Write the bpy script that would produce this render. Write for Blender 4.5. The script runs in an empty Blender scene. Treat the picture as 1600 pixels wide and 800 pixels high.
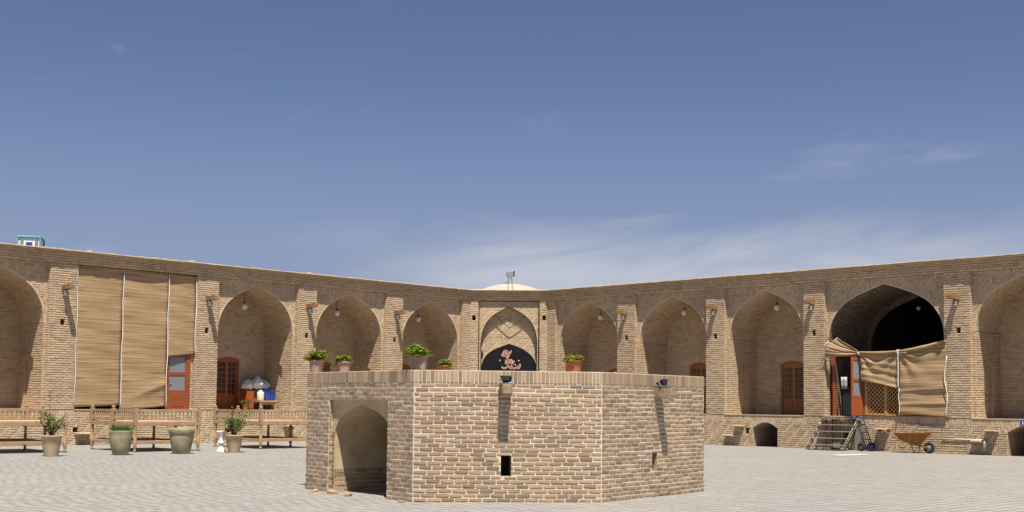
import bpy, bmesh, math, random
from math import sin, cos, pi, radians, sqrt
from mathutils import Vector, Matrix
from mathutils.geometry import tessellate_polygon
import numpy as np

random.seed(7)
R = random.random
def U(a, b): return a + (b - a) * R()

S = bpy.context.scene
COL = S.collection

# ------------------------------------------------------------------ camera
cam_d = bpy.data.cameras.new('camera'); cam = bpy.data.objects.new('camera', cam_d); COL.objects.link(cam)
EYE = 1.6
FPX, PITCH, CYP, ROLL = 1916.93, 0.064938, 503.5, 0.00981
cam_d.sensor_width = 36.0; cam_d.sensor_fit = 'HORIZONTAL'
cam_d.lens = FPX / 1600 * 36.0
cam_d.shift_y = (CYP - 400) / 1600.0
cam_d.clip_start = 0.1; cam_d.clip_end = 3000
cam.location = (0, 0, EYE)
cam.rotation_euler = (Matrix.Rotation(pi / 2 + PITCH, 3, 'X') @ Matrix.Rotation(ROLL, 3, 'Z')).to_euler()
S.camera = cam
S.render.resolution_x, S.render.resolution_y = 1024, 512

# ------------------------------------------------------------------ light
SUN_EL = radians(66.0); SUN_AZ = (0.174, -0.9848)          # towards the sun, in plan
SUN_ROT = math.atan2(SUN_AZ[0], SUN_AZ[1])
sun_d = bpy.data.lights.new('sun', 'SUN'); sun = bpy.data.objects.new('sun', sun_d); COL.objects.link(sun)
sun_d.energy = 5.0; sun_d.angle = radians(0.53); sun_d.color = (1.0, 0.94, 0.84)
sun.rotation_euler = Vector((-SUN_AZ[0] * cos(SUN_EL), -SUN_AZ[1] * cos(SUN_EL), -sin(SUN_EL))).to_track_quat('-Z', 'Y').to_euler()
sun.location = (5, -10, 40)

W = bpy.data.worlds.new('World'); S.world = W; W.use_nodes = True
wn, wl = W.node_tree.nodes, W.node_tree.links
wn.clear()
wo = wn.new('ShaderNodeOutputWorld'); bg = wn.new('ShaderNodeBackground')
sky = wn.new('ShaderNodeTexSky'); sky.sky_type = 'NISHITA'; sky.sun_disc = False
sky.sun_elevation = SUN_EL; sky.sun_rotation = SUN_ROT
sky.altitude = 1800; sky.air_density = 1.0; sky.dust_density = 0.5; sky.ozone_density = 3.0
bg.inputs['Strength'].default_value = 0.0545
# thin high cloud: a veil low in the north-east and a few wisps
tc = wn.new('ShaderNodeTexCoord'); sep = wn.new('ShaderNodeSeparateXYZ'); wl.new(tc.outputs['Generated'], sep.inputs[0])
def wmath(op, a, b=None, c=None):
    n = wn.new('ShaderNodeMath'); n.operation = op
    for i, v in enumerate((a, b, c)):
        if v is None: continue
        if isinstance(v, (int, float)): n.inputs[i].default_value = v
        else: wl.new(v, n.inputs[i])
    return n.outputs[0]
def wrange(v, a, b, c=0, d=1):
    n = wn.new('ShaderNodeMapRange'); n.interpolation_type = 'SMOOTHSTEP'
    wl.new(v, n.inputs[0])
    for i, k in enumerate((a, b, c, d)): n.inputs[i + 1].default_value = k
    return n.outputs[0]
az = wmath('ARCTAN2', sep.outputs[0], sep.outputs[1])
comb = wn.new('ShaderNodeCombineXYZ')
wl.new(wmath('MULTIPLY', az, 2.2), comb.inputs[0]); wl.new(wmath('MULTIPLY_ADD', sep.outputs[2], 9.0, wmath('MULTIPLY', az, -1.3)), comb.inputs[1])
nz = wn.new('ShaderNodeTexNoise'); wl.new(comb.outputs[0], nz.inputs['Vector'])
nz.inputs['Scale'].default_value = 2.3; nz.inputs['Detail'].default_value = 7; nz.inputs['Roughness'].default_value = 0.58; nz.inputs['Distortion'].default_value = 0.6
nz2 = wn.new('ShaderNodeTexNoise'); wl.new(comb.outputs[0], nz2.inputs['Vector'])
nz2.inputs['Scale'].default_value = 0.9; nz2.inputs['Detail'].default_value = 4
veil = wmath('MULTIPLY', wrange(wmath('MULTIPLY_ADD', nz.outputs[0], -0.07, sep.outputs[2]), 0.118, 0.070), wrange(wmath('ADD', wmath('MULTIPLY', nz2.outputs[0], 0.5), wmath('MULTIPLY', az, 0.9)), 0.04, 0.28))
veil = wmath('MULTIPLY', veil, wrange(az, 0.60, 0.20))
veil = wmath('MULTIPLY', veil, wrange(nz.outputs[0], 0.2, 0.75, 0.6, 1.0))
wisp = wmath('MULTIPLY', wrange(nz.outputs[0], 0.56, 0.76), wrange(nz2.outputs[0], 0.45, 0.60))
cm = wmath('MINIMUM', wmath('ADD', wmath('MULTIPLY', veil, 0.95), wmath('MULTIPLY', wisp, 0.42)), 0.9)
tint = wn.new('ShaderNodeMix'); tint.data_type = 'RGBA'; tint.blend_type = 'MULTIPLY'; tint.inputs['Factor'].default_value = 1.0
wl.new(sky.outputs[0], tint.inputs['A']); tint.inputs['B'].default_value = (1.04, 0.93, 0.98, 1)
mx = wn.new('ShaderNodeMix'); mx.data_type = 'RGBA'
hz = wn.new('ShaderNodeMix'); hz.data_type = 'RGBA'; wl.new(wrange(sep.outputs[2], 0.26, 0.05, 0.0, 0.75), hz.inputs['Factor'])
wl.new(tint.outputs['Result'], hz.inputs['A']); hz.inputs['B'].default_value = (3.0, 3.5, 5.2, 1)
wl.new(cm, mx.inputs['Factor']); wl.new(hz.outputs['Result'], mx.inputs['A']); mx.inputs['B'].default_value = (6.6, 6.9, 7.7, 1)
wl.new(mx.outputs['Result'], bg.inputs['Color']); wl.new(bg.outputs[0], wo.inputs[0])

S.view_settings.view_transform = 'Standard'; S.view_settings.look = 'None'
S.view_settings.exposure = 0.66; S.view_settings.gamma = 1.0
S.view_settings.use_curve_mapping = False
S.render.engine = 'CYCLES'
S.cycles.max_bounces = 12; S.cycles.diffuse_bounces = 8

# ------------------------------------------------------------------ materials
def new_mat(name):
    m = bpy.data.materials.new(name); m.use_nodes = True
    nt = m.node_tree; nt.nodes.clear()
    o = nt.nodes.new('ShaderNodeOutputMaterial'); b = nt.nodes.new('ShaderNodeBsdfPrincipled')
    nt.links.new(b.outputs[0], o.inputs[0])
    return m, nt, b
def node(nt, t, **kw):
    n = nt.nodes.new(t)
    for k, v in kw.items(): setattr(n, k, v)
    return n
def noise(nt, vec, scale, detail=4, rough=0.6):
    n = node(nt, 'ShaderNodeTexNoise'); nt.links.new(vec, n.inputs['Vector'])
    n.inputs['Scale'].default_value = scale; n.inputs['Detail'].default_value = detail; n.inputs['Roughness'].default_value = rough
    return n.outputs[0]
def ramp(nt, fac, stops):
    n = node(nt, 'ShaderNodeValToRGB'); nt.links.new(fac, n.inputs[0])
    e = n.color_ramp.elements
    while len(e) < len(stops): e.new(0.5)
    for i, (p, c) in enumerate(stops): e[i].position = p; e[i].color = (*c, 1)
    return n.outputs[0]
def mixc(nt, fac, a, b, mode='MIX'):
    n = node(nt, 'ShaderNodeMix', data_type='RGBA', blend_type=mode)
    for k, v in (('Factor', fac), ('A', a), ('B', b)):
        if isinstance(v, (int, float)): n.inputs[k].default_value = v
        elif isinstance(v, tuple): n.inputs[k].default_value = (*v, 1)
        else: nt.links.new(v, n.inputs[k])
    return n.outputs['Result']
def bump(nt, b, h, strength=0.4, dist=0.01):
    n = node(nt, 'ShaderNodeBump'); n.inputs['Strength'].default_value = strength; n.inputs['Distance'].default_value = dist
    nt.links.new(h, n.inputs['Height']); nt.links.new(n.outputs[0], b.inputs['Normal'])
def pos(nt):
    return node(nt, 'ShaderNodeNewGeometry').outputs['Position']
def objc(nt):
    return node(nt, 'ShaderNodeTexCoord').outputs['Object']
def scaled(nt, vec, s):
    n = node(nt, 'ShaderNodeMapping'); nt.links.new(vec, n.inputs[0]); n.inputs['Scale'].default_value = s
    return n.outputs[0]

def brick_mat(name, stops, single=False, stain=(0.30, 0.23, 0.17), stain_amt=0.25):
    m, nt, b = new_mat(name)
    if single: f = node(nt, 'ShaderNodeObjectInfo').outputs['Random']
    else: f = node(nt, 'ShaderNodeAttribute', attribute_name='rnd').outputs['Fac']
    p = pos(nt)
    c = ramp(nt, f, stops)
    n1 = noise(nt, p, 1.1, 5, 0.65)
    c = mixc(nt, ramp(nt, n1, [(0.42, (0, 0, 0)), (0.75, (stain_amt,) * 3)]), c, stain)
    n4 = noise(nt, p, 0.33, 6, 0.7)
    c = mixc(nt, 1.0, c, ramp(nt, n4, [(0.30, (0.86, 0.84, 0.82)), (0.5, (1.0, 1.0, 1.0)), (0.70, (1.10, 1.08, 1.04))]), 'MULTIPLY')
    n5 = noise(nt, scaled(nt, p, (2.2, 2.2, .35)), 1.0, 5, 0.7)
    c = mixc(nt, ramp(nt, n5, [(0.58, (0, 0, 0)), (0.78, (0.42,) * 3)]), c, (0.50, 0.43, 0.335))
    n2 = noise(nt, p, 38, 4, 0.7)
    c = mixc(nt, ramp(nt, n2, [(0.25, (0.22,) * 3), (0.52, (0, 0, 0))]), c, tuple(0.55 * k for k in stops[0][1]))
    nt.links.new(c, b.inputs['Base Color']); b.inputs['Roughness'].default_value = 0.92
    b.inputs['Specular IOR Level'].default_value = 0.15
    bump(nt, b, n2, 0.55, 0.006)
    return m
def noisy_mat(name, c1, c2, scale=6, rough=0.8, bumpd=0.004, detail=5, spec=0.3, metal=0, stretch=None, lo=0.35, hi=0.65):
    m, nt, b = new_mat(name)
    v = objc(nt)
    if stretch: v = scaled(nt, v, stretch)
    n1 = noise(nt, v, scale, detail, 0.62)
    nt.links.new(ramp(nt, n1, [(lo, c1), (hi, c2)]), b.inputs['Base Color'])
    b.inputs['Roughness'].default_value = rough; b.inputs['Specular IOR Level'].default_value = spec; b.inputs['Metallic'].default_value = metal
    if bumpd: bump(nt, b, n1, 0.5, bumpd)
    return m

M = {}
WALL_STOPS = [(0.0, (0.430, 0.312, 0.198)), (0.15, (0.505, 0.378, 0.246)), (0.6, (0.560, 0.428, 0.288)), (1.0, (0.605, 0.474, 0.332))]
M['brick'] = brick_mat('wall brick', WALL_STOPS)
M['shade_brick'] = brick_mat('brick with painted shade', [(0.0, (0.13, 0.10, 0.072)), (0.5, (0.20, 0.155, 0.112)), (1.0, (0.26, 0.205, 0.15))])  # wall brick darkened: shade of the deep bay put into the colour
M['shade_mortar'] = noisy_mat('mortar with painted shade', (0.07, 0.055, 0.04), (0.13, 0.10, 0.075), 3.0, 0.95, 0.004, spec=0.1)  # mortar darkened likewise, painted shade for the bay and its hall
M['mortar'] = noisy_mat('wall mortar', (0.32, 0.228, 0.138), (0.42, 0.312, 0.2), 3.0, 0.95, 0.004, spec=0.1)
BLK = [(0.0, (0.215, 0.152, 0.098)), (0.2, (0.300, 0.217, 0.144)), (0.55, (0.382, 0.283, 0.192)), (0.85, (0.410, 0.306, 0.210)), (0.94, (0.350, 0.222, 0.150)), (1.0, (0.450, 0.358, 0.252))]
M['block_brick'] = brick_mat('pool house brick', BLK, stain_amt=0.45)
M['block_single'] = brick_mat('pool house face brick', BLK, single=True, stain_amt=0.45)
M['block_mortar'] = noisy_mat('pale pointing mortar', (0.545, 0.445, 0.32), (0.70, 0.60, 0.465), 5.0, 0.95, 0.006, spec=0.1)
M['plaster'] = noisy_mat('mud plaster', (0.42, 0.315, 0.185), (0.54, 0.43, 0.28), 2.6, 0.95, 0.008, spec=0.1)
M['dome_plaster'] = noisy_mat('dome plaster', (0.38, 0.325, 0.25), (0.46, 0.40, 0.315), 2.0, 0.95, 0.006, spec=0.1)
M['roof'] = noisy_mat('roof earth', (0.36, 0.27, 0.18), (0.48, 0.37, 0.26), 2.0, 0.95, 0.02, spec=0.1)
M['coping'] = noisy_mat('coping brick', (0.46, 0.345, 0.225), (0.58, 0.455, 0.315), 5.0, 0.95, 0.008, spec=0.1)
M['dark'] = noisy_mat('painted hollow shade', (0.03, 0.025, 0.02), (0.05, 0.04, 0.03), 6, 1.0, 0)  # near-black end face of the holes, their inner shade painted in
M['floor'] = noisy_mat('niche floor', (0.34, 0.26, 0.18), (0.44, 0.35, 0.25), 4.0, 0.95, 0.004, spec=0.1)
M['bench_wood'] = noisy_mat('bench wood', (0.315, 0.195, 0.105), (0.440, 0.300, 0.178), 3.0, 0.7, 0.003, stretch=(1, 1, 1))
M['seat_wood'] = noisy_mat('seat wood', (0.42, 0.275, 0.165), (0.55, 0.385, 0.25), 3.0, 0.75, 0.003)
M['old_wood'] = noisy_mat('beam wood', (0.17, 0.090, 0.038), (0.33, 0.190, 0.085), 9.0, 0.8, 0.006)
M['beam_grey'] = noisy_mat('weathered beam', (0.20, 0.135, 0.075), (0.34, 0.265, 0.18), 7.0, 0.85, 0.006)
M['amber_wood'] = noisy_mat('amber varnish', (0.245, 0.085, 0.024), (0.345, 0.135, 0.040), 5.0, 0.45, 0.002, spec=0.4, stretch=(6, 6, 1))
M['red_wood'] = noisy_mat('door varnish', (0.265, 0.066, 0.020), (0.360, 0.100, 0.030), 5.0, 0.45, 0.002, spec=0.4)
M['orange_door'] = noisy_mat('orange door paint', (0.245, 0.056, 0.017), (0.310, 0.076, 0.024), 4.0, 0.5, 0.001, spec=0.4)
M['lattice'] = noisy_mat('lattice wood', (0.360, 0.190, 0.070), (0.480, 0.275, 0.115), 6.0, 0.7, 0.002)
M['cord'] = noisy_mat('white cord', (0.66, 0.63, 0.58), (0.78, 0.76, 0.72), 30, 0.8, 0.002)
M['globe'] = noisy_mat('opal glass', (0.62, 0.58, 0.52), (0.72, 0.68, 0.62), 8, 0.3, 0)
M['black'] = noisy_mat('black metal', (0.02, 0.02, 0.022), (0.04, 0.04, 0.045), 10, 0.5, 0)
M['steel'] = noisy_mat('grey steel', (0.24, 0.25, 0.26), (0.36, 0.37, 0.38), 12, 0.45, 0.001, metal=0.4)
M['lamp_glass'] = noisy_mat('lamp glass', (0.35, 0.38, 0.40), (0.5, 0.53, 0.55), 6, 0.15, 0, spec=0.8)
M['board'] = noisy_mat('black sign board', (0.012, 0.012, 0.013), (0.020, 0.018, 0.018), 3, 0.9, 0, spec=0.03)
M['script_red'] = noisy_mat('script red', (0.30, 0.030, 0.026), (0.38, 0.05, 0.04), 20, 0.6, 0)
M['script_pale'] = noisy_mat('script pale', (0.74, 0.58, 0.48), (0.82, 0.68, 0.58), 20, 0.6, 0)
M['terracotta'] = noisy_mat('terracotta', (0.285, 0.105, 0.055), (0.370, 0.160, 0.090), 5, 0.9, 0.004, spec=0.15)
M['pink_clay'] = noisy_mat('weathered clay', (0.26, 0.165, 0.125), (0.37, 0.28, 0.225), 5, 0.9, 0.004, spec=0.15)
M['buff_clay'] = noisy_mat('buff clay', (0.40, 0.285, 0.180), (0.52, 0.395, 0.270), 4, 0.9, 0.004, spec=0.15)
M['olive_clay'] = noisy_mat('mossy clay', (0.235, 0.205, 0.125), (0.345, 0.300, 0.200), 4, 0.9, 0.005, spec=0.15)
M['soil'] = noisy_mat('soil', (0.09, 0.06, 0.04), (0.14, 0.10, 0.07), 20, 1.0, 0.01)
M['white'] = noisy_mat('white paint', (0.66, 0.67, 0.68), (0.78, 0.79, 0.80), 8, 0.5, 0.001)
M['bag'] = noisy_mat('white sack', (0.56, 0.56, 0.57), (0.74, 0.74, 0.75), 9, 0.6, 0.02)
M['blue'] = noisy_mat('blue plastic', (0.020, 0.045, 0.240), (0.035, 0.070, 0.310), 6, 0.4, 0)
M['sign_blue'] = noisy_mat('blue enamel', (0.03, 0.05, 0.28), (0.05, 0.07, 0.34), 6, 0.35, 0)
M['cream_plastic'] = noisy_mat('cream plastic', (0.66, 0.62, 0.50), (0.74, 0.70, 0.58), 6, 0.5, 0)
M['turquoise'] = noisy_mat('turquoise paint', (0.085, 0.31, 0.38), (0.12, 0.37, 0.44), 6, 0.5, 0)
M['rust'] = noisy_mat('rusty orange paint', (0.215, 0.088, 0.020), (0.330, 0.140, 0.035), 9, 0.6, 0.002)
M['tray_in'] = noisy_mat('grey cement crust', (0.17, 0.18, 0.18), (0.28, 0.28, 0.27), 9, 0.9, 0.004)
M['truck_blue'] = noisy_mat('dark blue tube', (0.016, 0.018, 0.035), (0.03, 0.034, 0.065), 9, 0.45, 0)
M['bright_blue'] = noisy_mat('blue grip', (0.07, 0.08, 0.36), (0.11, 0.12, 0.46), 9, 0.6, 0)
M['rubber'] = noisy_mat('rubber', (0.022, 0.022, 0.024), (0.04, 0.04, 0.042), 9, 0.85, 0.001)
M['old_steel'] = noisy_mat('weathered steel', (0.17, 0.14, 0.11), (0.31, 0.265, 0.21), 14, 0.7, 0.002, spec=0.3)
M['grey_board'] = noisy_mat('weathered board', (0.225, 0.180, 0.125), (0.335, 0.280, 0.205), 4, 0.9, 0.004, stretch=(6, 6, 1))
M['stone'] = noisy_mat('ledge stone', (0.37, 0.275, 0.185), (0.52, 0.42, 0.30), 8, 0.95, 0.008, spec=0.1)
M['slab'] = noisy_mat('pale slab', (0.56, 0.51, 0.45), (0.66, 0.61, 0.55), 5, 0.9, 0.003)
M['stem'] = noisy_mat('stem', (0.10, 0.075, 0.04), (0.17, 0.12, 0.07), 10, 0.9, 0)
M['curtain_dark'] = noisy_mat('plain cloth', (0.36, 0.36, 0.36), (0.45, 0.45, 0.44), 6, 0.9, 0.01)

def glass_mat(name, col, rough=0.08):
    m, nt, b = new_mat(name)
    b.inputs['Base Color'].default_value = (*col, 1); b.inputs['Roughness'].default_value = rough; b.inputs['Specular IOR Level'].default_value = 0.8
    return m
M['dark_glass'] = glass_mat('dark pane', (0.035, 0.033, 0.03), 0.12)
M['grey_glass'] = glass_mat('dusty pane', (0.20, 0.215, 0.225), 0.25)

def leaf_mat(name, stops):
    m, nt, b = new_mat(name)
    f = node(nt, 'ShaderNodeAttribute', attribute_name='rnd').outputs['Fac']
    nt.links.new(ramp(nt, f, stops), b.inputs['Base Color'])
    b.inputs['Roughness'].default_value = 0.6; b.inputs['Specular IOR Level'].default_value = 0.25
    b.inputs['Transmission Weight'].default_value = 0.0
    tr = node(nt, 'ShaderNodeBsdfTranslucent'); nt.links.new(ramp(nt, f, stops), tr.inputs[0])
    ms = node(nt, 'ShaderNodeMixShader'); ms.inputs[0].default_value = 0.3
    o = [n for n in nt.nodes if n.type == 'OUTPUT_MATERIAL'][0]
    nt.links.new(b.outputs[0], ms.inputs[1]); nt.links.new(tr.outputs[0], ms.inputs[2]); nt.links.new(ms.outputs[0], o.inputs[0])
    return m
M['leaf'] = leaf_mat('leaf green', [(0, (0.035, 0.075, 0.018)), (0.5, (0.075, 0.135, 0.028)), (0.85, (0.150, 0.205, 0.035)), (1, (0.26, 0.22, 0.05))])
M['leaf_lime'] = leaf_mat('leaf lime', [(0, (0.060, 0.115, 0.010)), (0.5, (0.165, 0.235, 0.018)), (0.85, (0.290, 0.325, 0.028)), (1, (0.34, 0.17, 0.04))])
M['leaf_grass'] = leaf_mat('grass green', [(0, (0.030, 0.090, 0.015)), (0.6, (0.065, 0.165, 0.025)), (1, (0.12, 0.22, 0.04))])

def reed_mat():
    m, nt, b = new_mat('reed blind')
    v = objc(nt)
    a = noise(nt, scaled(nt, v, (0.30, 0.30, 17)), 1.0, 6, 0.70)
    c = noise(nt, scaled(nt, v, (0.55, 0.55, 34)), 1.0, 5, 0.66)
    col = ramp(nt, a, [(0.36, (0.250, 0.155, 0.080)), (0.45, (0.375, 0.248, 0.132)), (0.55, (0.460, 0.314, 0.176)), (0.66, (0.540, 0.395, 0.245))])
    col = mixc(nt, ramp(nt, c, [(0.38, (0.75,) * 3), (0.46, (0, 0, 0))]), col, (0.19, 0.115, 0.066))
    nt.links.new(col, b.inputs['Base Color']); b.inputs['Roughness'].default_value = 0.85; b.inputs['Specular IOR Level'].default_value = 0.15
    bump(nt, b, c, 0.7, 0.006)
    tr = node(nt, 'ShaderNodeBsdfTranslucent'); nt.links.new(col, tr.inputs[0])
    ms = node(nt, 'ShaderNodeMixShader'); ms.inputs[0].default_value = 0.12
    o = [n for n in nt.nodes if n.type == 'OUTPUT_MATERIAL'][0]
    nt.links.new(b.outputs[0], ms.inputs[1]); nt.links.new(tr.outputs[0], ms.inputs[2]); nt.links.new(ms.outputs[0], o.inputs[0])
    return m
M['reed'] = reed_mat()

def paver_mat():
    m, nt, b = new_mat('paving brick')
    f = node(nt, 'ShaderNodeAttribute', attribute_name='rnd').outputs['Fac']
    p = pos(nt)
    c = ramp(nt, f, [(0.0, (0.272, 0.252, 0.222)), (0.12, (0.290, 0.269, 0.240)), (0.8, (0.303, 0.283, 0.254)), (1.0, (0.320, 0.302, 0.275))])
    n1 = noise(nt, scaled(nt, p, (.55, 1.6, 1)), 0.55, 8, 0.68)
    c = mixc(nt, ramp(nt, n1, [(0.38, (0.7,) * 3), (0.60, (0, 0, 0))]), c, (0.262, 0.262, 0.258))
    n3 = noise(nt, p, 0.16, 4, 0.6)
    c = mixc(nt, ramp(nt, n3, [(0.5, (0, 0, 0)), (0.72, (0.55,) * 3)]), c, (0.345, 0.308, 0.258))
    n6 = noise(nt, scaled(nt, p, (1.2, 2.6, 1)), 1.6, 6, 0.75)
    c = mixc(nt, 1.0, c, ramp(nt, n6, [(0.3, (0.78, 0.77, 0.76)), (0.5, (1, 1, 1)), (0.7, (1.16, 1.15, 1.12))]), 'MULTIPLY')
    n2 = noise(nt, p, 30, 4, 0.7)
    c = mixc(nt, ramp(nt, n2, [(0.3, (0.3,) * 3), (0.55, (0, 0, 0))]), c, (0.22, 0.195, 0.17))
    nt.links.new(c, b.inputs['Base Color']); b.inputs['Roughness'].default_value = 0.9; b.inputs['Specular IOR Level'].default_value = 0.2
    bump(nt, b, n2, 0.4, 0.005)
    return m
M['paver'] = paver_mat()
M['joint'] = noisy_mat('sandy joint', (0.28, 0.262, 0.232), (0.33, 0.31, 0.28), 1.2, 0.95, 0.004, spec=0.1)

# ------------------------------------------------------------------ mesh builder
class MB:
    """collects faces in world space; build() links them as ONE mesh object"""
    def __init__(self):
        self.v = []; self.f = []; self.m = []; self.r = []; self.mats = []; self.smooth = []
    def mi(self, mat):
        if mat not in self.mats: self.mats.append(mat)
        return self.mats.index(mat)
    def face(self, pts, mat, rnd=0.5, smooth=False):
        k = len(self.v); self.v.extend([tuple(p) for p in pts]); self.f.append(tuple(range(k, k + len(pts))))
        self.m.append(self.mi(mat)); self.r.append(rnd); self.smooth.append(smooth)
    def faces(self, pts, fs, mat, rnd=0.5, smooth=False):
        k = len(self.v); self.v.extend([tuple(p) for p in pts]); mi = self.mi(mat)
        for f in fs:
            self.f.append(tuple(i + k for i in f)); self.m.append(mi); self.r.append(rnd); self.smooth.append(smooth)
    def box(self, lo, hi, mat, T=None, rnd=0.5, bev=0.0):
        (x0, y0, z0), (x1, y1, z1) = lo, hi
        if bev <= 0:
            p = [(x0, y0, z0), (x1, y0, z0), (x1, y1, z0), (x0, y1, z0), (x0, y0, z1), (x1, y0, z1), (x1, y1, z1), (x0, y1, z1)]
            fs = [(3, 2, 1, 0), (4, 5, 6, 7), (0, 1, 5, 4), (1, 2, 6, 5), (2, 3, 7, 6), (3, 0, 4, 7)]
        else:
            b = min(bev, (x1 - x0) * .45, (y1 - y0) * .45, (z1 - z0) * .45)
            p = []; fs = []
            for (z, e) in ((z0, b), (z0 + b, 0), (z1 - b, 0), (z1, b)):
                p += [(x0 + e, y0 + e, z), (x1 - e, y0 + e, z), (x1 - e, y1 - e, z), (x0 + e, y1 - e, z)]
            fs = [(3, 2, 1, 0), (12, 13, 14, 15)]
            for k in range(3):
                for i in range(4):
                    j = (i + 1) % 4; fs.append((k * 4 + i, k * 4 + j, k * 4 + 4 + j, k * 4 + 4 + i))
        if T: p = [T(*q) for q in p]
        self.faces(p, fs, mat, rnd)
    def tube(self, path, rad, mat, n=8, caps=True, T=None, smooth=True, rnd=0.5):
        P = [Vector(T(*q)) if T else Vector(q) for q in path]
        rs = rad if isinstance(rad, (list, tuple)) else [rad] * len(P)
        pts = []; fs = []
        up = Vector((0, 0, 1)); prev = None
        for i, q in enumerate(P):
            d = (P[min(i + 1, len(P) - 1)] - P[max(i - 1, 0)])
            d = d.normalized() if d.length > 1e-9 else Vector((0, 0, 1))
            a = prev if prev is not None else (d.cross(up) if abs(d.z) < .95 else d.cross(Vector((1, 0, 0))))
            a = (a - d * a.dot(d)).normalized(); prev = a; b = d.cross(a)
            for k in range(n):
                t = 2 * pi * k / n; pts.append(q + (a * cos(t) + b * sin(t)) * rs[i])
        for i in range(len(P) - 1):
            for k in range(n):
                k2 = (k + 1) % n; fs.append((i * n + k, i * n + k2, i * n + n + k2, i * n + n + k))
        if caps: fs.append(tuple(range(n))[::-1]); fs.append(tuple((len(P) - 1) * n + k for k in range(n)))
        self.faces(pts, fs, mat, rnd, smooth)
    def lathe(self, prof, c, mat, n=20, T=None, jag=0):
        pts = []; fs = []
        for (r, z) in prof:
            for k in range(n):
                t = 2 * pi * k / n; q = (c[0] + r * cos(t), c[1] + r * sin(t), c[2] + z)
                pts.append(T(*q) if T else q)
        for i in range(len(prof) - 1):
            for k in range(n):
                k2 = (k + 1) % n; fs.append((i * n + k, i * n + k2, i * n + n + k2, i * n + n + k))
        if prof[0][0] > 1e-4: fs.append(tuple(range(n))[::-1])
        if prof[-1][0] > 1e-4: fs.append(tuple((len(prof) - 1) * n + k for k in range(n)))
        self.faces(pts, fs, mat, 0.5, True)
    def sphere(self, c, r, mat, nu=14, nv=9, sq=(1, 1, 1), jit=0):
        prof = []
        pts = []; fs = []
        for i in range(nv + 1):
            a = pi * i / nv
            for k in range(nu):
                t = 2 * pi * k / nu; j = 1 + (U(-jit, jit) if jit else 0)
                pts.append((c[0] + r * sq[0] * sin(a) * cos(t) * j, c[1] + r * sq[1] * sin(a) * sin(t) * j, c[2] - r * sq[2] * cos(a) * j))
        for i in range(nv):
            for k in range(nu):
                k2 = (k + 1) % nu; fs.append((i * nu + k, i * nu + k2, i * nu + nu + k2, i * nu + nu + k))
        self.faces(pts, fs, mat, 0.5, True)
    def build(self, name, parent=None, origin=None):
        V = np.array(self.v, dtype=float)
        if origin is None:
            lo, hi = V.min(0), V.max(0); origin = ((lo[0] + hi[0]) / 2, (lo[1] + hi[1]) / 2, lo[2])
        origin = Vector(origin)
        me = bpy.data.meshes.new(name)
        me.from_pydata((V - np.array(origin)).tolist(), [], self.f)
        for mt in self.mats: me.materials.append(M[mt])
        me.polygons.foreach_set('material_index', self.m)
        me.polygons.foreach_set('use_smooth', self.smooth)
        at = me.attributes.new('rnd', 'FLOAT', 'FACE'); at.data.foreach_set('value', np.array(self.r, dtype=np.float32))
        me.update()
        o = bpy.data.objects.new(name, me); COL.objects.link(o)
        place(o, origin, parent)
        return o
WORLD = {}
def place(o, origin, parent):
    WORLD[o.name] = Vector(origin)
    if parent is not None:
        o.parent = parent; o.location = Vector(origin) - WORLD[parent.name]
    else: o.location = origin
def thing(name, loc, label, cat, group=None):
    o = bpy.data.objects.new(name, None); COL.objects.link(o); o.location = loc; WORLD[o.name] = Vector(loc)
    o.empty_display_size = 0.2
    return tag(o, label, cat, group)
def tag(o, label, cat, group=None):
    o['label'] = label; o['category'] = cat
    if group: o['group'] = group
    return o
def share(name, src, origin, parent, rot=None):
    o = bpy.data.objects.new(name, src.data); COL.objects.link(o); place(o, origin, parent)
    if rot is not None: o.rotation_euler = rot
    return o

class Frame:
    """u along the wall, v up, w out of the wall"""
    def __init__(self, O, Uax, N): self.O = Vector(O); self.U = Vector(Uax).normalized(); self.N = Vector(N).normalized(); self.V = self.U.cross(self.N) * -1
    def __call__(self, u, v, w=0.0): return self.O + self.U * u + self.V * v + self.N * w
def zframe(O, Uax, N):
    f = Frame(O, Uax, N); f.V = Vector((0, 0, 1)); return f

# ------------------------------------------------------------------ brick laying
def poly_edges(poly):
    a = np.array(poly, float); b = np.roll(a, -1, 0); d = b - a
    L = np.hypot(d[:, 0], d[:, 1]); k = L > 1e-9; a, d, L = a[k], d[k], L[k]
    n = np.stack([d[:, 1] / L, -d[:, 0] / L], 1)                # outward for counter-clockwise
    return n, (n * a).sum(1)
def ccw(poly):
    s = sum(poly[i][0] * poly[(i + 1) % len(poly)][1] - poly[(i + 1) % len(poly)][0] * poly[i][1] for i in range(len(poly)))
    return poly if s > 0 else poly[::-1]
def clip_half(P, n, c):                                          # keep n.p <= c
    out = []
    for i in range(len(P)):
        p, q = P[i], P[(i + 1) % len(P)]
        dp, dq = n[0] * p[0] + n[1] * p[1] - c, n[0] * q[0] + n[1] * q[1] - c
        if dp <= 0: out.append(p)
        if dp * dq < 0:
            t = dp / (dp - dq); out.append((p[0] + (q[0] - p[0]) * t, p[1] + (q[1] - p[1]) * t))
    return out
def area(P): return abs(sum(P[i][0] * P[(i + 1) % len(P)][1] - P[(i + 1) % len(P)][0] * P[i][1] for i in range(len(P)))) / 2
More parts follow.
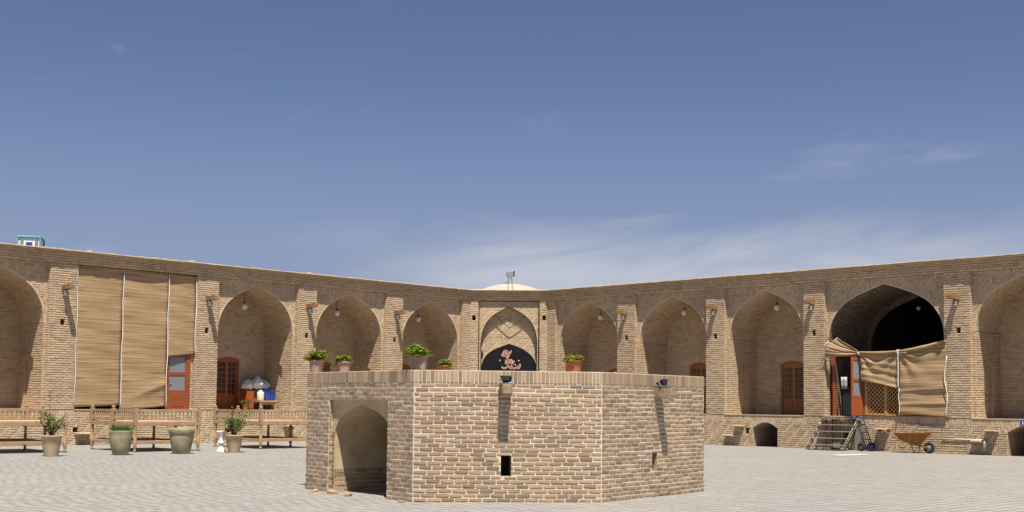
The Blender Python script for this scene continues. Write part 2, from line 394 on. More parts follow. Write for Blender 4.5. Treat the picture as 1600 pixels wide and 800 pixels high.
def lay(mb, fr, rects, outer, holes, mat, proud=0.023, jit=0.005, minarea=0.0012, bev=0.011, back=0.004):
    on, oc = poly_edges(ccw(outer))
    H = []
    for h in holes:
        h = ccw(h); n, c = poly_edges(h); a = np.array(h); H.append((n, c, a.min(0), a.max(0)))
    for P in rects:
        A = np.array(P)
        d = A @ on.T - oc
        if (d.max(0) > 0).any():
            if (d.min(0) > 0).any(): continue
            for k in np.nonzero(d.max(0) > 0)[0]:
                P = clip_half(P, on[k], oc[k])
                if len(P) < 3: break
            if len(P) < 3: continue
        ok = True
        for n, c, lo, hi in H:
            A = np.array(P)
            if (A.min(0) > hi).any() or (A.max(0) < lo).any(): continue
            cen = A.mean(0); dc = n @ cen - c
            dall = A @ n.T - c
            if (dall.min(0) >= -1e-6).any(): continue            # separated
            k = int(np.argmax(dc))
            P = clip_half(P, -n[k], -c[k])
            if len(P) < 3: ok = False; break
        if not ok or area(P) < minarea: continue
        P = ccw([tuple(p) for p in P])
        emit(mb, fr, P, mat, proud + U(-jit, jit), bev, back, R())
def emit(mb, fr, P, mat, h, bev, back, rnd):
    n = len(P); cx = sum(p[0] for p in P) / n; cy = sum(p[1] for p in P) / n
    tu, tv = U(-.012, .012), U(-.03, .03)
    pts = [fr(p[0], p[1], -back) for p in P]
    for p in P:
        dx, dy = p[0] - cx, p[1] - cy
        sx = max(0.0, 1 - .6 * bev / max(abs(dx), 1e-4)); sy = max(0.0, 1 - bev / max(abs(dy), 1e-4))
        pts.append(fr(cx + dx * sx, cy + dy * sy, h + tu * dx + tv * dy))
    fs = [tuple(range(n, 2 * n))]
    for i in range(n):
        j = (i + 1) % n; fs.append((i, j, n + j, n + i))
    mb.faces(pts, fs, mat, rnd)
def bond(u0, u1, v0, v1, L=0.222, C=0.078, joint=0.0145, off=0.0, wav=0.0, vjoint=0.5):
    out = []; r = 0; v = v0
    while v < v1 - 0.02:
        c = C * U(.97, 1.03)
        vt = v1 if v1 - (v + c) < 0.03 else v + c
        o = (0.5 * L if r % 2 else 0) + off + U(-.02, .02)
        u = u0 - o
        while u < u1:
            l = L * U(.93, 1.06)
            a, b = max(u, u0), min(u + l, u1)
            if b - a > 0.03:
                w = wav * sin(a * 2.1 + v * 3) + U(-.0015, .0015)
                vj = joint * vjoint / 2; out.append([(a + vj, v + joint / 2 + w), (b - vj, v + joint / 2 + w), (b - vj, vt - joint / 2 + w), (a + vj, vt - joint / 2 + w)])
            u += l
        v = vt; r += 1
    return out
def soldiers(u0, u1, v0, v1, L=0.075, joint=0.012):
    out = []; u = u0
    while u < u1 - .02:
        l = min(L * U(.92, 1.08), u1 - u)
        out.append([(u + joint / 2, v0 + joint / 2), (u + l - joint / 2, v0 + joint / 2), (u + l - joint / 2, v1 - joint / 2), (u + joint / 2, v1 - joint / 2)]); u += l
    return out
def herring(u0, u1, v0, v1, w=0.077, n=3, joint=0.012):
    out = []; nu = int((u1 - u0) / w) + n + 2; nv = int((v1 - v0) / w) + n + 2; j2 = joint / 2
    for i in range(-n, nu):
        for j in range(-n, nv):
            d = (i - j) % (2 * n)
            x, y = u0 + i * w, v0 + j * w
            if d == 0: out.append([(x + j2, y + j2), (x + n * w - j2, y + j2), (x + n * w - j2, y + w - j2), (x + j2, y + w - j2)])
            elif d == 2 * n - 1: out.append([(x + j2, y + j2), (x + w - j2, y + j2), (x + w - j2, y + n * w - j2), (x + j2, y + n * w - j2)])
    return out
def sheet(mb, fr, outer, holes, mat, w=0.0):
    loops = [[Vector((p[0], p[1], 0)) for p in outer]] + [[Vector((p[0], p[1], 0)) for p in h] for h in holes]
    flat = [p for l in loops for p in l]
    pts = [fr(p.x, p.y, w) for p in flat]
    tris = tessellate_polygon(loops)
    fs = []
    for t in tris:
        a, b, c = (flat[i] for i in t)
        s = (b.x - a.x) * (c.y - a.y) - (c.x - a.x) * (b.y - a.y)
        if abs(s) < 1e-10: continue
        fs.append(t if s > 0 else t[::-1])
    mb.faces(pts, fs, mat)
def rect(u0, u1, v0, v1): return [(u0, v0), (u1, v0), (u1, v1), (u0, v1)]
DT = [(0, 0), (.10, .072), (.20, .145), (.30, .220), (.40, .300), (.50, .390), (.60, .497), (.69, .617), (.77, .750), (.84, .91), (.89, 1.06), (.93, 1.21), (.96, 1.36), (.98, 1.52), (.993, 1.68), (1, 1.85)]
def arch_pts(c, w, apex, base, k=1.0):
    """closed outline, counter-clockwise from bottom left"""
    right = [(c + w * u, apex - d * k) for u, d in DT]
    left = [(c - w * u, apex - d * k) for u, d in DT[1:]]
    return [(c - w, base), (c + w, base)] + right[::-1] + left
def hole_walls(mb, fr, loop, w0, w1, mat, skip_bottom=True):
    n = len(loop)
    for i in range(n):
        p, q = loop[i], loop[(i + 1) % n]
        mb.face([fr(p[0], p[1], w0), fr(p[0], p[1], w1), fr(q[0], q[1], w1), fr(q[0], q[1], w0)], mat)
def seg_arch(c, w, top, base, rise):
    """low segmental arch outline for doors and blind niches"""
    out = [(c - w, base), (c + w, base)]
    for k in range(9):
        t = 1 - 2 * k / 8; out.append((c + w * t, top - rise * t * t))
    return out

def vault(mb, fr, prof, w0, w1, mat_b, mat_m, proud=0.010):
    """curved soffit of an extruded arch; prof runs from right spring over the apex to the left spring"""
    acc = [0.0]
    for i in range(len(prof) - 1): acc.append(acc[-1] + math.hypot(prof[i + 1][0] - prof[i][0], prof[i + 1][1] - prof[i][1]))
    for i in range(len(prof) - 1):
        p, q = prof[i], prof[i + 1]
        mb.face([fr(p[0], p[1], w0), fr(p[0], p[1], w1), fr(q[0], q[1], w1), fr(q[0], q[1], w0)], mat_m)
    def at(a):
        a = min(max(a, 0), acc[-1] - 1e-6)
        i = max(k for k in range(len(acc) - 1) if acc[k] <= a)
        t = (a - acc[i]) / (acc[i + 1] - acc[i]); p, q = prof[i], prof[i + 1]
        L = acc[i + 1] - acc[i]; n = (-(q[1] - p[1]) / L, (q[0] - p[0]) / L)      # towards the inside
        return (p[0] + (q[0] - p[0]) * t, p[1] + (q[1] - p[1]) * t), n
    C, Lb, j = 0.082, 0.225, 0.013
    r = 0; a = 0.0
    D = w0 - w1
    while a < acc[-1] - .03:
        (p, n0), (q, n1) = at(a + j / 2), at(min(a + C, acc[-1]) - j / 2)
        d = -(0.5 * Lb if r % 2 else 0) - U(0, .03)
        while d < D:
            l = Lb * U(.94, 1.06); d0, d1 = max(d, 0) + j / 2, min(d + l, D) - j / 2; d += l
            if d1 - d0 < .03: continue
            h = proud + U(-.004, .004); e = 0.004
            base = [fr(p[0], p[1], w0 - d0), fr(p[0], p[1], w0 - d1), fr(q[0], q[1], w0 - d1), fr(q[0], q[1], w0 - d0)]
            pp = (p[0] + n0[0] * h, p[1] + n0[1] * h); qq = (q[0] + n1[0] * h, q[1] + n1[1] * h)
            top = [fr(pp[0], pp[1], w0 - d0 - e), fr(pp[0], pp[1], w0 - d1 + e), fr(qq[0], qq[1], w0 - d1 + e), fr(qq[0], qq[1], w0 - d0 - e)]
            mb.faces(base + top, [(4, 5, 6, 7), (0, 1, 5, 4), (1, 2, 6, 5), (2, 3, 7, 6), (3, 0, 4, 7)], mat_b, R())
        a += C; r += 1

# ------------------------------------------------------------------ the courtyard plan
nL = (-0.71329685, 0.70086204); tL = (0.70086204, 0.71329685); dL = 39.83447
nR = (0.70086226, 0.71329663); tR = (0.71329663, -0.70086226); dR = 40.14251
FL = zframe((nL[0] * dL, nL[1] * dL, 0), (tL[0], tL[1], 0), (-nL[0], -nL[1], 0))
FR = zframe((nR[0] * dR, nR[1] * dR, 0), (tR[0], tR[1], 0), (-nR[0], -nR[1], 0))
S_L, S_R = 37.87, -37.22                                   # where the wings meet the corner bay
CL, CR = FL(S_L, 0, 0), FR(S_R, 0, 0)
cu = (CR - CL).normalized(); cn = Vector((cu.y, -cu.x, 0))
FC = zframe(CL, cu, cn); CW = (CR - CL).length
FLOOR, PTOP, TOP = 1.20, 6.15, 6.60
REC = 0.18; DEP = 2.1

# ------------------------------------------------------------------ ground
gm = MB()
G = 900
gm.face([(-G, -G, -0.004), (G, -G, -0.004), (G, G, -0.004), (-G, G, -0.004)], 'joint')
ground = gm.build('ground', None, (0, 0, 0)); ground['kind'] = 'structure'
def pavers():
    # square paving bricks laid parallel to the wings, one joined part
    a = 0.235; g = 0.004; ang = radians(45.5); ca, sa = cos(ang), sin(ang)
    n = 190
    ii, jj = np.meshgrid(np.arange(-n, n + 1), np.arange(-n, n + 1), indexing='ij')
    ii = ii.ravel().astype(float); jj = jj.ravel().astype(float)
    cx0, cy0 = 0.0, 33.0
    rowoff = np.random.default_rng(11).random(2 * n + 1) * a; x = ii * a + rowoff[(jj + n).astype(int)]; y = jj * a
    X = cx0 + ca * x - sa * y; Y = cy0 + sa * x + ca * y
    keep = (Y > 13.5) & (nL[0] * X + nL[1] * Y < dL + .1) & (nR[0] * X + nR[1] * Y < dR + .1) & (Y < 54.6) & (np.abs(X) < 6 + 0.5 * Y)
    X, Y = X[keep], Y[keep]; N = len(X)
    rng = np.random.default_rng(3)
    h = rng.normal(0, 0.0008, N); tx = rng.normal(0, 0.006, N); ty = rng.normal(0, 0.006, N)
    hs = (a - g) / 2
    cor = np.array([(-hs, -hs), (hs, -hs), (hs, hs), (-hs, hs)])
    V = np.zeros((N, 8, 3))
    for k in range(4):
        lx, ly = cor[k]; wx, wy = ca * lx - sa * ly, sa * lx + ca * ly
        V[:, k] = np.stack([X + wx, Y + wy, np.full(N, -0.0045)], 1)
        e = 0.99; V[:, 4 + k] = np.stack([X + wx * e, Y + wy * e, h + tx * lx + ty * ly], 1)
    F = []
    base = np.array([(4, 5, 6, 7), (0, 1, 5, 4), (1, 2, 6, 5), (2, 3, 7, 6), (3, 0, 4, 7)])
    F = (np.arange(N)[:, None, None] * 8 + base[None]).reshape(-1, 4)
    me = bpy.data.meshes.new('paver')
    me.vertices.add(N * 8); me.vertices.foreach_set('co', V.ravel())
    nf = len(F)
    me.loops.add(nf * 4); me.loops.foreach_set('vertex_index', F.ravel().astype(np.int32))
    me.polygons.add(nf); me.polygons.foreach_set('loop_start', np.arange(nf, dtype=np.int32) * 4)
    me.update(calc_edges=True)
    at = me.attributes.new('rnd', 'FLOAT', 'FACE'); at.data.foreach_set('value', np.repeat(rng.random(N), 5).astype(np.float32))
    me.materials.append(M['paver'])
    o = bpy.data.objects.new('paver', me); COL.objects.link(o); place(o, (0, 0, 0), ground); o['kind'] = 'stuff'
pavers()

# ------------------------------------------------------------------ arcade parts
def build_pier(wing, fr, u0, u1, hole=None, v0=FLOOR, name='pier', left=True, right=True):
    mb = MB(); holes = []
    if hole:
        hu, hv = hole; holes = [rect(hu - .075, hu + .075, hv - .10, hv + .10)]
    out = rect(u0, u1, v0, PTOP)
    sheet(mb, fr, out, holes, 'mortar', -0.003)
    lay(mb, fr, bond(u0, u1, v0, PTOP), out, holes, 'brick')
    for h in holes:
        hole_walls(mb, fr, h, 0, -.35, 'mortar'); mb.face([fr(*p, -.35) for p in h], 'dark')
    # returns beside the recessed panels
    for on, f2 in ((right, zframe(fr(u1, 0, 0), -fr.N, fr.U)), (left, zframe(fr(u0, 0, -REC), fr.N, -fr.U))):
        if on:
            sheet(mb, f2, rect(0, REC, v0, PTOP), [], 'mortar', -.003); lay(mb, f2, bond(0, REC, v0, PTOP), rect(0, REC, v0, PTOP), [], 'brick', proud=.012)
    return mb.build(name, wing)
def build_panel(wing, fr, u0, u1, arch, name='arched_panel', w=-REC, z0=FLOOR):
    mb = MB(); out = rect(u0, u1, z0, PTOP); f2 = zframe(fr(0, 0, w), fr.U, fr.N)
    h = [(p[0], max(p[1], z0 + .002)) for p in arch]
    sheet(mb, f2, out, [h], 'mortar', -0.003)
    lay(mb, f2, herring(u0, u1, 4.05, PTOP), rect(u0, u1, 4.05, PTOP), [h], 'brick', proud=0.014, bev=.006)
    c = (u0 + u1) / 2
    for a, b in ((u0, min(p[0] for p in arch)), (max(p[0] for p in arch), u1)):
        if b - a > .03: lay(mb, f2, bond(a, b, z0, 4.05), rect(a, b, z0, 4.05), [], 'brick', proud=.016)
    # a thin raised rim follows the arch
    pr = [p for p in arch if p[1] > z0 + .01]
    rim = [(p[0], p[1]) for p in pr]
    for i in range(len(rim) - 1):
        p, q = rim[i], rim[i + 1]
        mx_, my_ = (p[0] - c), (p[1] - 4.2)
        L = max(math.hypot(mx_, my_), .01); L2 = max(math.hypot(q[0] - c, q[1] - 4.2), .01)
        po = (p[0] + mx_ / L * .055, p[1] + my_ / L * .055); qo = (q[0] + (q[0] - c) / L2 * .055, q[1] + (q[1] - 4.2) / L2 * .055)
        h_ = .016
        mb.face([f2(*p, h_), f2(*po, h_), f2(*qo, h_), f2(*q, h_)], 'brick', .75)
        mb.face([f2(*po, h_), f2(*po, 0), f2(*qo, 0), f2(*qo, h_)], 'brick', .7)
        mb.face([f2(*p, -.01), f2(*p, h_), f2(*q, h_), f2(*q, -.01)], 'brick', .7)
    mb.face([f2(u0, PTOP, 0), f2(u1, PTOP, 0), fr(u1, PTOP, 0), fr(u0, PTOP, 0)], 'brick')
    return mb.build(name, wing)
def build_niche(wing, fr, c, w, apex, door=None, blind=0, dep=DEP, name='niche', rear=None, k=1.0, mb_='brick', mm_='mortar'):
    """vaulted recess behind the panel: two jambs, vault, back wall, floor"""
    mb = MB(); w0, w1 = -REC, -dep
    zs = apex - 1.85 * k
    arch = arch_pts(c, w, apex, FLOOR, k)
    # jambs; u of the jamb frame runs along the depth
    for s in (-1, 1):
        if s > 0: fj = zframe(fr(c + w, 0, w0), -fr.N, -fr.U)
        else: fj = zframe(fr(c - w, 0, w1), fr.N, fr.U)
        D = w0 - w1
        out = rect(0, D, FLOOR, zs); holes = []
        if blind == s or blind == 2:
            m = D * .52; holes = [[(p[0], max(p[1], FLOOR + .002)) for p in seg_arch(m, .34, 3.05, FLOOR + .002, .16)]]
        sheet(mb, fj, out, holes, mm_, -0.003)
        lay(mb, fj, bond(0, D, FLOOR, zs), out, holes, mb_, proud=.018)
        for h in holes:
            hole_walls(mb, fj, h, 0, -.11, mm_); f3 = zframe(fj(0, 0, -.11), fj.U, fj.N)
            sheet(mb, f3, h, [], mm_, -.003); lay(mb, f3, bond(m - .34, m + .34, FLOOR, 3.05), h, [], mb_, proud=.008)
    prof = [(c + w * u, apex - d * k) for u, d in DT[::-1]] + [(c - w * u, apex - d * k) for u, d in DT[1:]]
    vault(mb, fr, prof, w0, w1, mb_, mm_)
    # back wall
    fb = zframe(fr(0, 0, w1), fr.U, fr.N); holes = []
    if door: holes = [seg_arch(door[0], door[1], door[2], FLOOR + .002, door[3])]
    if rear: holes = [rear]
    sheet(mb, fb, arch, holes, mm_, -0.003)
    lay(mb, fb, bond(c - w, c + w, FLOOR, apex), arch, holes, mb_, proud=.016)
    if door:
        hole_walls(mb, fb, holes[0], 0, -.16, mb_)
        # ring of bricks on edge over the door
        dc, dw, dt, dr = door
        for q in range(15):
            t = -1 + 2 * q / 14
            px = dc + (dw + .03) * t; pz = dt - dr * t * t + .02
            dx, dz = sin(t * .55), cos(t * .55)
            hw = dw / 15
            P = [(px - dz * hw, pz + dx * hw), (px + dz * hw, pz - dx * hw), (px + dz * hw + dx * .2, pz - dx * hw + dz * .2), (px - dz * hw + dx * .2, pz + dx * hw + dz * .2)]
            emit(mb, fb, ccw(P), mb_, .022, .003, .002, R())
    # floor
    mb.face([fr(c - w, FLOOR, 0), fr(c + w, FLOOR, 0), fr(c + w, FLOOR, w1 - .2), fr(c - w, FLOOR, w1 - .2)], 'floor')
    return mb.build(name, wing)
def build_door(wing, fr, c, hw, top, rise, w, label=None, wood='red_wood'):
    """arched double door, each leaf with six rows of two panes over a timber panel"""
    z0 = FLOOR + .004
    prof = seg_arch(c, hw - .004, top - .004, z0, rise)
    fb = zframe(fr(0, 0, w), fr.U, fr.N)
    mb = MB()
    inner = seg_arch(c, hw - .07, top - .08, z0 + .01, rise * .9)
    sheet(mb, fb, prof, [inner], wood, 0.0)
    hole_walls(mb, fb, [p for p in inner], 0, -.06, wood)
    d = mb.build('door', wing)
    if label: d['label'] = label
    f2 = zframe(fr(0, 0, w - .04), fr.U, fr.N)
    for s in (-1, 1):
        a, b = (c - hw + .07, c) if s < 0 else (c + .0005, c + hw - .07)
        def ztop(u): t = (u - c) / (hw - .07); return top - .08 - rise * .9 * t * t
        lf = MB(); nr = 6; ph = .21; zb = z0 + .62
        panes = []
        st = .06; mid = (a + b) / 2
        for r in range(nr):
            for (x0, x1) in ((a + st, mid - .012), (mid + .012, b - st)):
                zt = zb + (r + 1) * ph - .025
                panes.append(rect(x0, x1, zb + r * ph, min(zt, ztop(max(abs(x0 - c), abs(x1 - c)) + c) - .05)))
        out = [(a, z0 + .01), (b, z0 + .01)] + [(u, ztop(u)) for u in np.linspace(b, a, 6)]
        sheet(lf, f2, out, panes, wood, 0)
        for p in panes: hole_walls(lf, f2, p, 0, -.025, wood)
        # raised lower panel
        lf.box((a + st, z0 + .12, -.001), (b - st, z0 + .52, .018), wood, T=lambda x, y, z: f2(x, y, z), bev=.012)
        leaf = lf.build('leaf', d)
        gl = MB()
        gl.face([f2(a + .03, zb - .03, -.018), f2(b - .03, zb - .03, -.018), f2(b - .03, ztop(b if s > 0 else a) - .03, -.018), f2(a + .03, ztop(b if s > 0 else a) - .03, -.018)], 'dark_glass')
        gl.build('glazing', d)
    hd = MB(); hd.tube([f2(c - .035, FLOOR + 1.02, 0), f2(c - .035, FLOOR + 1.02, .04), f2(c - .035, FLOOR + 1.14, .04)], .009, 'steel', 6); hd.build('handle', d)
    return d
def build_plinth(wing, fr, u0, u1, holes_a, bays, name='plinth'):
    mb = MB()
    out = rect(u0, u1, -0.02, FLOOR); hl = []
    for (kind, *a) in holes_a:
        if kind == 'arch': hl.append(seg_arch(a[0], a[1], a[2], -.018, a[3]))
        else: hl.append(rect(*a))
    sheet(mb, fr, out, hl, 'mortar', -.003)
    lay(mb, fr, soldiers(u0, u1, .985, FLOOR - .01), rect(u0, u1, .985, FLOOR), hl, 'brick', proud=.012)
    # patches of basket-weave and coursed bricks, as relaid over the years
    u = u0; k = 0
    while u < u1 - .01:
        w = min(U(.8, 1.6), u1 - u)
        if k % 3 == 2: rs = bond(u, u + w, 0, .985)
        else: rs = herring(u, u + w, 0, .985)
        lay(mb, fr, rs, rect(u, u + w, 0, .985), hl, 'brick', proud=.022)
        u += w; k += 1
    for i, h in enumerate(hl):
        kind = holes_a[i][0]; dd = 2.2 if kind == 'arch' else .4
        hole_walls(mb, fr, h, 0, -dd, 'mortar'); mb.face([fr(*p, -dd) for p in h], 'mortar')
        if kind == 'arch':
            c, hw, tp, rs_ = holes_a[i][1:]
            for q in range(13):
                t = -1 + 2 * q / 12; px = c + hw * t; pz = tp - rs_ * t * t
                dx, dz = sin(t * .8), cos(t * .8); w_ = hw / 12.5
                P = [(px - dz * w_, pz + dx * w_), (px + dz * w_, pz - dx * w_), (px + dz * w_ + dx * .17, pz - dx * w_ + dz * .17), (px - dz * w_ + dx * .17, pz + dx * w_ + dz * .17)]
                emit(mb, fr, ccw(P), 'brick', .024, .004, .002, R())
    # thin pale ledge along each bay floor
    for (a, b) in bays:
        mb.box((a, FLOOR - .02, -.2), (b, FLOOR + .012, .03), 'coping', T=lambda x, y, z: fr(x, y, z))
    return mb.build(name, wing)
def build_cornice(wing, fr, u0, u1, m0, m1, ends=True):
    """frieze and stepped brick cornice; m0, m1 are the mitre slopes at each end"""
    mb = MB()
    out = rect(u0, u1, PTOP, 6.40)
    sheet(mb, fr, out, [], 'mortar', -.003); lay(mb, fr, bond(u0, u1, PTOP, 6.40, C=.0833), out, [], 'brick')
    fz = mb.build('frieze', wing)
    mb = MB()
    steps = [(6.40, 6.455, .06), (6.455, 6.51, .12), (6.51, 6.565, .18)]
    def strip(z0, z1, w, mat, mat2=None):
        a0, a1 = u0 + m0 * w, u1 - m1 * w
        mb.face([fr(a0, z0, w), fr(a1, z0, w), fr(a1, z1, w), fr(a0, z1, w)], mat)
    prev = 0.0
    for z0, z1, w in steps:
        strip(z0, z1, w, 'mortar')
        mb.face([fr(u0 + m0 * prev, z0, prev), fr(u1 - m1 * prev, z0, prev), fr(u1 - m1 * w, z0, w), fr(u0 + m0 * w, z0, w)], 'mortar')
        f2 = zframe(fr(0, 0, w), fr.U, fr.N)
        lay(mb, f2, bond(u0 + m0 * w, u1 - m1 * w, z0, z1, L=.22, C=.055, joint=.012), rect(u0 + m0 * w, u1 - m1 * w, z0, z1), [], 'brick', proud=.012)
        prev = w
    # coping slab of uneven bricks
    w = .235; z0 = 6.565
    a0, a1 = u0 + m0 * w, u1 - m1 * w
    mb.face([fr(u0 + m0 * prev, z0, prev), fr(u1 - m1 * prev, z0, prev), fr(a1, z0, w), fr(a0, z0, w)], 'coping')
    u = a0
    while u < a1 - .01:
        l = min(U(.2, .34), a1 - u); dz, dw = U(-.014, .016), U(-.018, .016)
        b0 = u + .003; b1 = u + l - .003
        mb.box((b0, z0 - .002, -.1), (b1, TOP + dz, w + dw), 'coping', T=lambda x, y, z: fr(x, y, z), rnd=R(), bev=.008)
        u += l
    cz = mb.build('cornice', wing)
    # earth roof rising gently behind the coping, with loose bricks
    mb = MB()
    n = max(2, int((u1 - u0) / .5)); rows = [(0.10, TOP - .01), (-.25, TOP + .05), (-.8, TOP + .11), (-2.5, TOP + .16), (-8.5, TOP + .2)]
    P = []; 
    for j, (w, z) in enumerate(rows):
        for i in range(n + 1):
            t = i / n; uu = (u0 + m0 * w) + ((u1 - m1 * w) - (u0 + m0 * w)) * t
            P.append(fr(uu, z + (U(-.015, .02) if j else 0), w))
    fs = [(j * (n + 1) + i, j * (n + 1) + i + 1, (j + 1) * (n + 1) + i + 1, (j + 1) * (n + 1) + i) for j in range(len(rows) - 1) for i in range(n)]
    mb.faces(P, fs, 'roof', .5, True)
    return mb.build('roof', wing)
def build_beam(wing, fr, u, v, L=.5, wd=.17, ht=.15):
    mb = MB()
    mb.box((u - wd / 2, v - ht / 2, -.15), (u + wd / 2, v + ht / 2, L), 'old_wood', T=lambda x, y, z: fr(x, y + .02 * sin(z * 5), z), bev=.02)
    return mb.build('beam', wing)
def floodlight_on_beam(fr, u, v, L, label):
    t = thing('floodlight', fr(u, v, L * .4), label, 'floodlight', 'floodlights under the timber beams')
    tr = lambda x, y, z: fr(u + x, v + y, L * .45 + z)
    mb = MB(); mb.box((-.075, -.30, -.04), (.075, -.13, .05), 'steel', T=tr, bev=.015); mb.build('housing', t)
    mb = MB(); mb.face([tr(-.055, -.28, .052), tr(.055, -.28, .052), tr(.055, -.15, .052), tr(-.055, -.15, .052)], 'lamp_glass'); mb.box((-.025, -.235, .0525), (.025, -.19, .062), 'black', T=tr); mb.build('lens', t)
    mb = MB(); mb.box((-.02, -.135, -.015), (.02, -.07, .015), 'black', T=tr); mb.build('bracket', t)
def pendant(fr, u, v, w, top, label, r=.125):
    t = thing('pendant_lamp', fr(u, v, w), label, 'lamp', 'globe lamps hanging in the niches')
    c = fr(u, v, w)
    mb = MB(); mb.sphere(c, r, 'globe', 16, 10); mb.build('globe', t)
    mb = MB(); mb.lathe([(.05, r - .02), (.055, r + .015), (.03, r + .055), (.012, r + .075)], c, 'black', 12); mb.build('cap', t)
    mb = MB(); mb.tube([c + Vector((0, 0, r + .065)), (c.x, c.y, top)], .009, 'black', 6); mb.build('cord', t)

# ------------------------------------------------------------------ left wing
LW = thing('arcade_wing', FL(26, 0, 0), 'long left brick arcade wing with pointed niches and reed blind bay', 'building', 'brick arcade wings round the courtyard')
L_BAYS = [('a', 14.80, 18.40), ('b', 19.36, 24.00), ('c', 24.90, 28.50), ('d', 29.40, 33.00), ('e', 33.92, 37.40)]
L_END = 11.6
for (a, b, h) in [(L_END, 14.80, None), (18.40, 19.36, (18.87, 4.15)), (24.00, 24.90, (24.42, 4.14)), (28.50, 29.40, (28.93, 4.16)), (33.00, 33.92, (33.47, 4.17)), (37.40, S_L, None)]:
    build_pier(LW, FL, a, b, h, left=(a > L_END + .1), right=(b < S_L - .1))
LDOOR = {'c': True, 'd': True, 'e': True}
for k, a, b in L_BAYS:
    c, hw = (a + b) / 2, (b - a) / 2
    if k == 'b':
        ar = arch_pts(c, 2.2, 5.92, FLOOR)
        build_panel(LW, FL, a, b, ar); build_niche(LW, FL, c, 2.2, 5.92)
        continue
    ap = 5.97 if k != 'e' else 5.93
    w = hw - .10
    build_panel(LW, FL, a, b, arch_pts(c, w, ap, FLOOR))
    dr = (c, .53, 3.27, .10) if k in LDOOR else None
    build_niche(LW, FL, c, w, ap, dr, blind=1)
    if dr: build_door(LW, FL, c, .53, 3.27, .10, -DEP - .03)
build_plinth(LW, FL, L_END, S_L, [('rect', 19.36, 19.54, .43, .60), ('rect', 25.3, 25.55, .36, .56), ('rect', 28.2, 28.42, .42, .62), ('arch', 31.2, .5, .9, .2)], [(a, b) for k, a, b in L_BAYS])
MIT = math.tan(radians(22.2))
build_cornice(LW, FL, L_END, S_L, 0, MIT)
for u in (18.87, 24.42, 28.95, 33.48): build_beam(LW, FL, u, 5.33, .60)
for u, lb in ((18.87, 'small grey floodlight under the beam left of the tall reed blind'), (24.42, 'small grey floodlight under the beam right of the tall reed blind'), (28.95, 'small grey floodlight under the beam above the leftmost flower pot'), (33.48, 'small grey floodlight under the left wing beam nearest the corner')):
    floodlight_on_beam(FL, u, 5.33, .5, lb)
for u, lb in ((26.70, 'white globe lamp in the left niche holding sacks and blue boxes'), (31.2, 'white globe lamp in the middle niche of the left wing'), (35.68, 'white globe lamp in the left wing niche beside the corner')):
    pendant(FL, u, 5.21, -1.05, 5.93, lb)

# ------------------------------------------------------------------ right wing
RW = thing('arcade_wing', FR(-26, 0, 0), 'long right brick arcade wing with wide dark vaulted bay and cellar openings', 'building', 'brick arcade wings round the courtyard')
R_END = -11.0
R_BAYS = [('a', -36.74, -33.18), ('b', -32.22, -28.62), ('c', -27.73, -24.22), ('d', -23.34, -18.77), ('e', -17.84, -14.22)]
for (a, b, h) in [(S_R, -36.74, None), (-33.18, -32.22, (-32.68, 4.33)), (-28.62, -27.73, (-28.17, 4.28)), (-24.22, -23.34, (-23.78, 4.25)), (-18.77, -17.84, (-18.26, 4.17)), (-14.22, R_END, None)]:
    build_pier(RW, FR, a, b, h, left=(a > S_R + .1), right=(b < R_END - .1))
for k, a, b in R_BAYS:
    c, hw = (a + b) / 2, (b - a) / 2
    if k == 'd':
        build_panel(RW, FR, a, b, arch_pts(c, 2.2, 5.93, FLOOR))
        rear = arch_pts(c, 2.02, 5.70, FLOOR + .002)
        build_niche(RW, FR, c, 2.2, 5.93, None, dep=3.0, rear=rear, mb_='shade_brick', mm_='shade_mortar')
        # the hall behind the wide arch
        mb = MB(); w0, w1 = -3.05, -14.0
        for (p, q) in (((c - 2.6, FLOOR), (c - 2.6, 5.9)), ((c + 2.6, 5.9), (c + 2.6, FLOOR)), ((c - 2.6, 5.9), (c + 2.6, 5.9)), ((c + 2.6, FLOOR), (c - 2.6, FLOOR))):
            mb.face([FR(*p, w0), FR(*p, w1), FR(*q, w1), FR(*q, w0)], 'shade_mortar')
        mb.face([FR(c - 2.6, FLOOR, w1), FR(c + 2.6, FLOOR, w1), FR(c + 2.6, 5.9, w1), FR(c - 2.6, 5.9, w1)], 'shade_mortar')
        sheet(mb, zframe(FR(0, 0, w0), FR.U, FR.N), rect(c - 2.6, c + 2.6, FLOOR, 5.9), [rear], 'shade_mortar')
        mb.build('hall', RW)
        continue
    w = hw - .10
    build_panel(RW, FR, a, b, arch_pts(c, w, 5.98, FLOOR))
    dr = None if k == 'e' else (c, .54, 3.34 if k != 'a' else 3.14, .12)
    build_niche(RW, FR, c, w, 5.98, dr, blind=-1)
    if dr: build_door(RW, FR, c, .54, dr[2], .12, -DEP - .03, wood='amber_wood')
build_plinth(RW, FR, S_R, R_END, [('arch', -25.89, .54, .92, .22), ('arch', -15.95, .69, 1.0, .24), ('rect', -26.78, -26.62, .48, .70), ('rect', -22.62, -22.38, .2, .62)], [(a, b) for k, a, b in R_BAYS])
build_cornice(RW, FR, S_R, R_END, MIT, 0)
for u in (-32.72, -28.15, -23.80, -18.28): build_beam(RW, FR, u, 5.40 if u < -20 else 5.28, .60)
for u, lb in ((-32.72, 'small grey floodlight under the right wing beam nearest the corner'), (-28.15, 'small grey floodlight under the second right wing beam from the corner'), (-23.80, 'small grey floodlight under the beam left of the wide dark arch'), (-18.28, 'small grey floodlight under the beam right of the wide dark arch')):
    floodlight_on_beam(FR, u, 5.40 if u < -20 else 5.28, .5, lb)
for u, lb in ((-34.96, 'white globe lamp in the right wing niche beside the corner'), (-30.42, 'white globe lamp in the middle niche of the right wing'), (-25.98, 'white globe lamp in the right niche above the varnished double door')):
    pendant(FR, u, 5.36, -1.0, 5.95, lb)
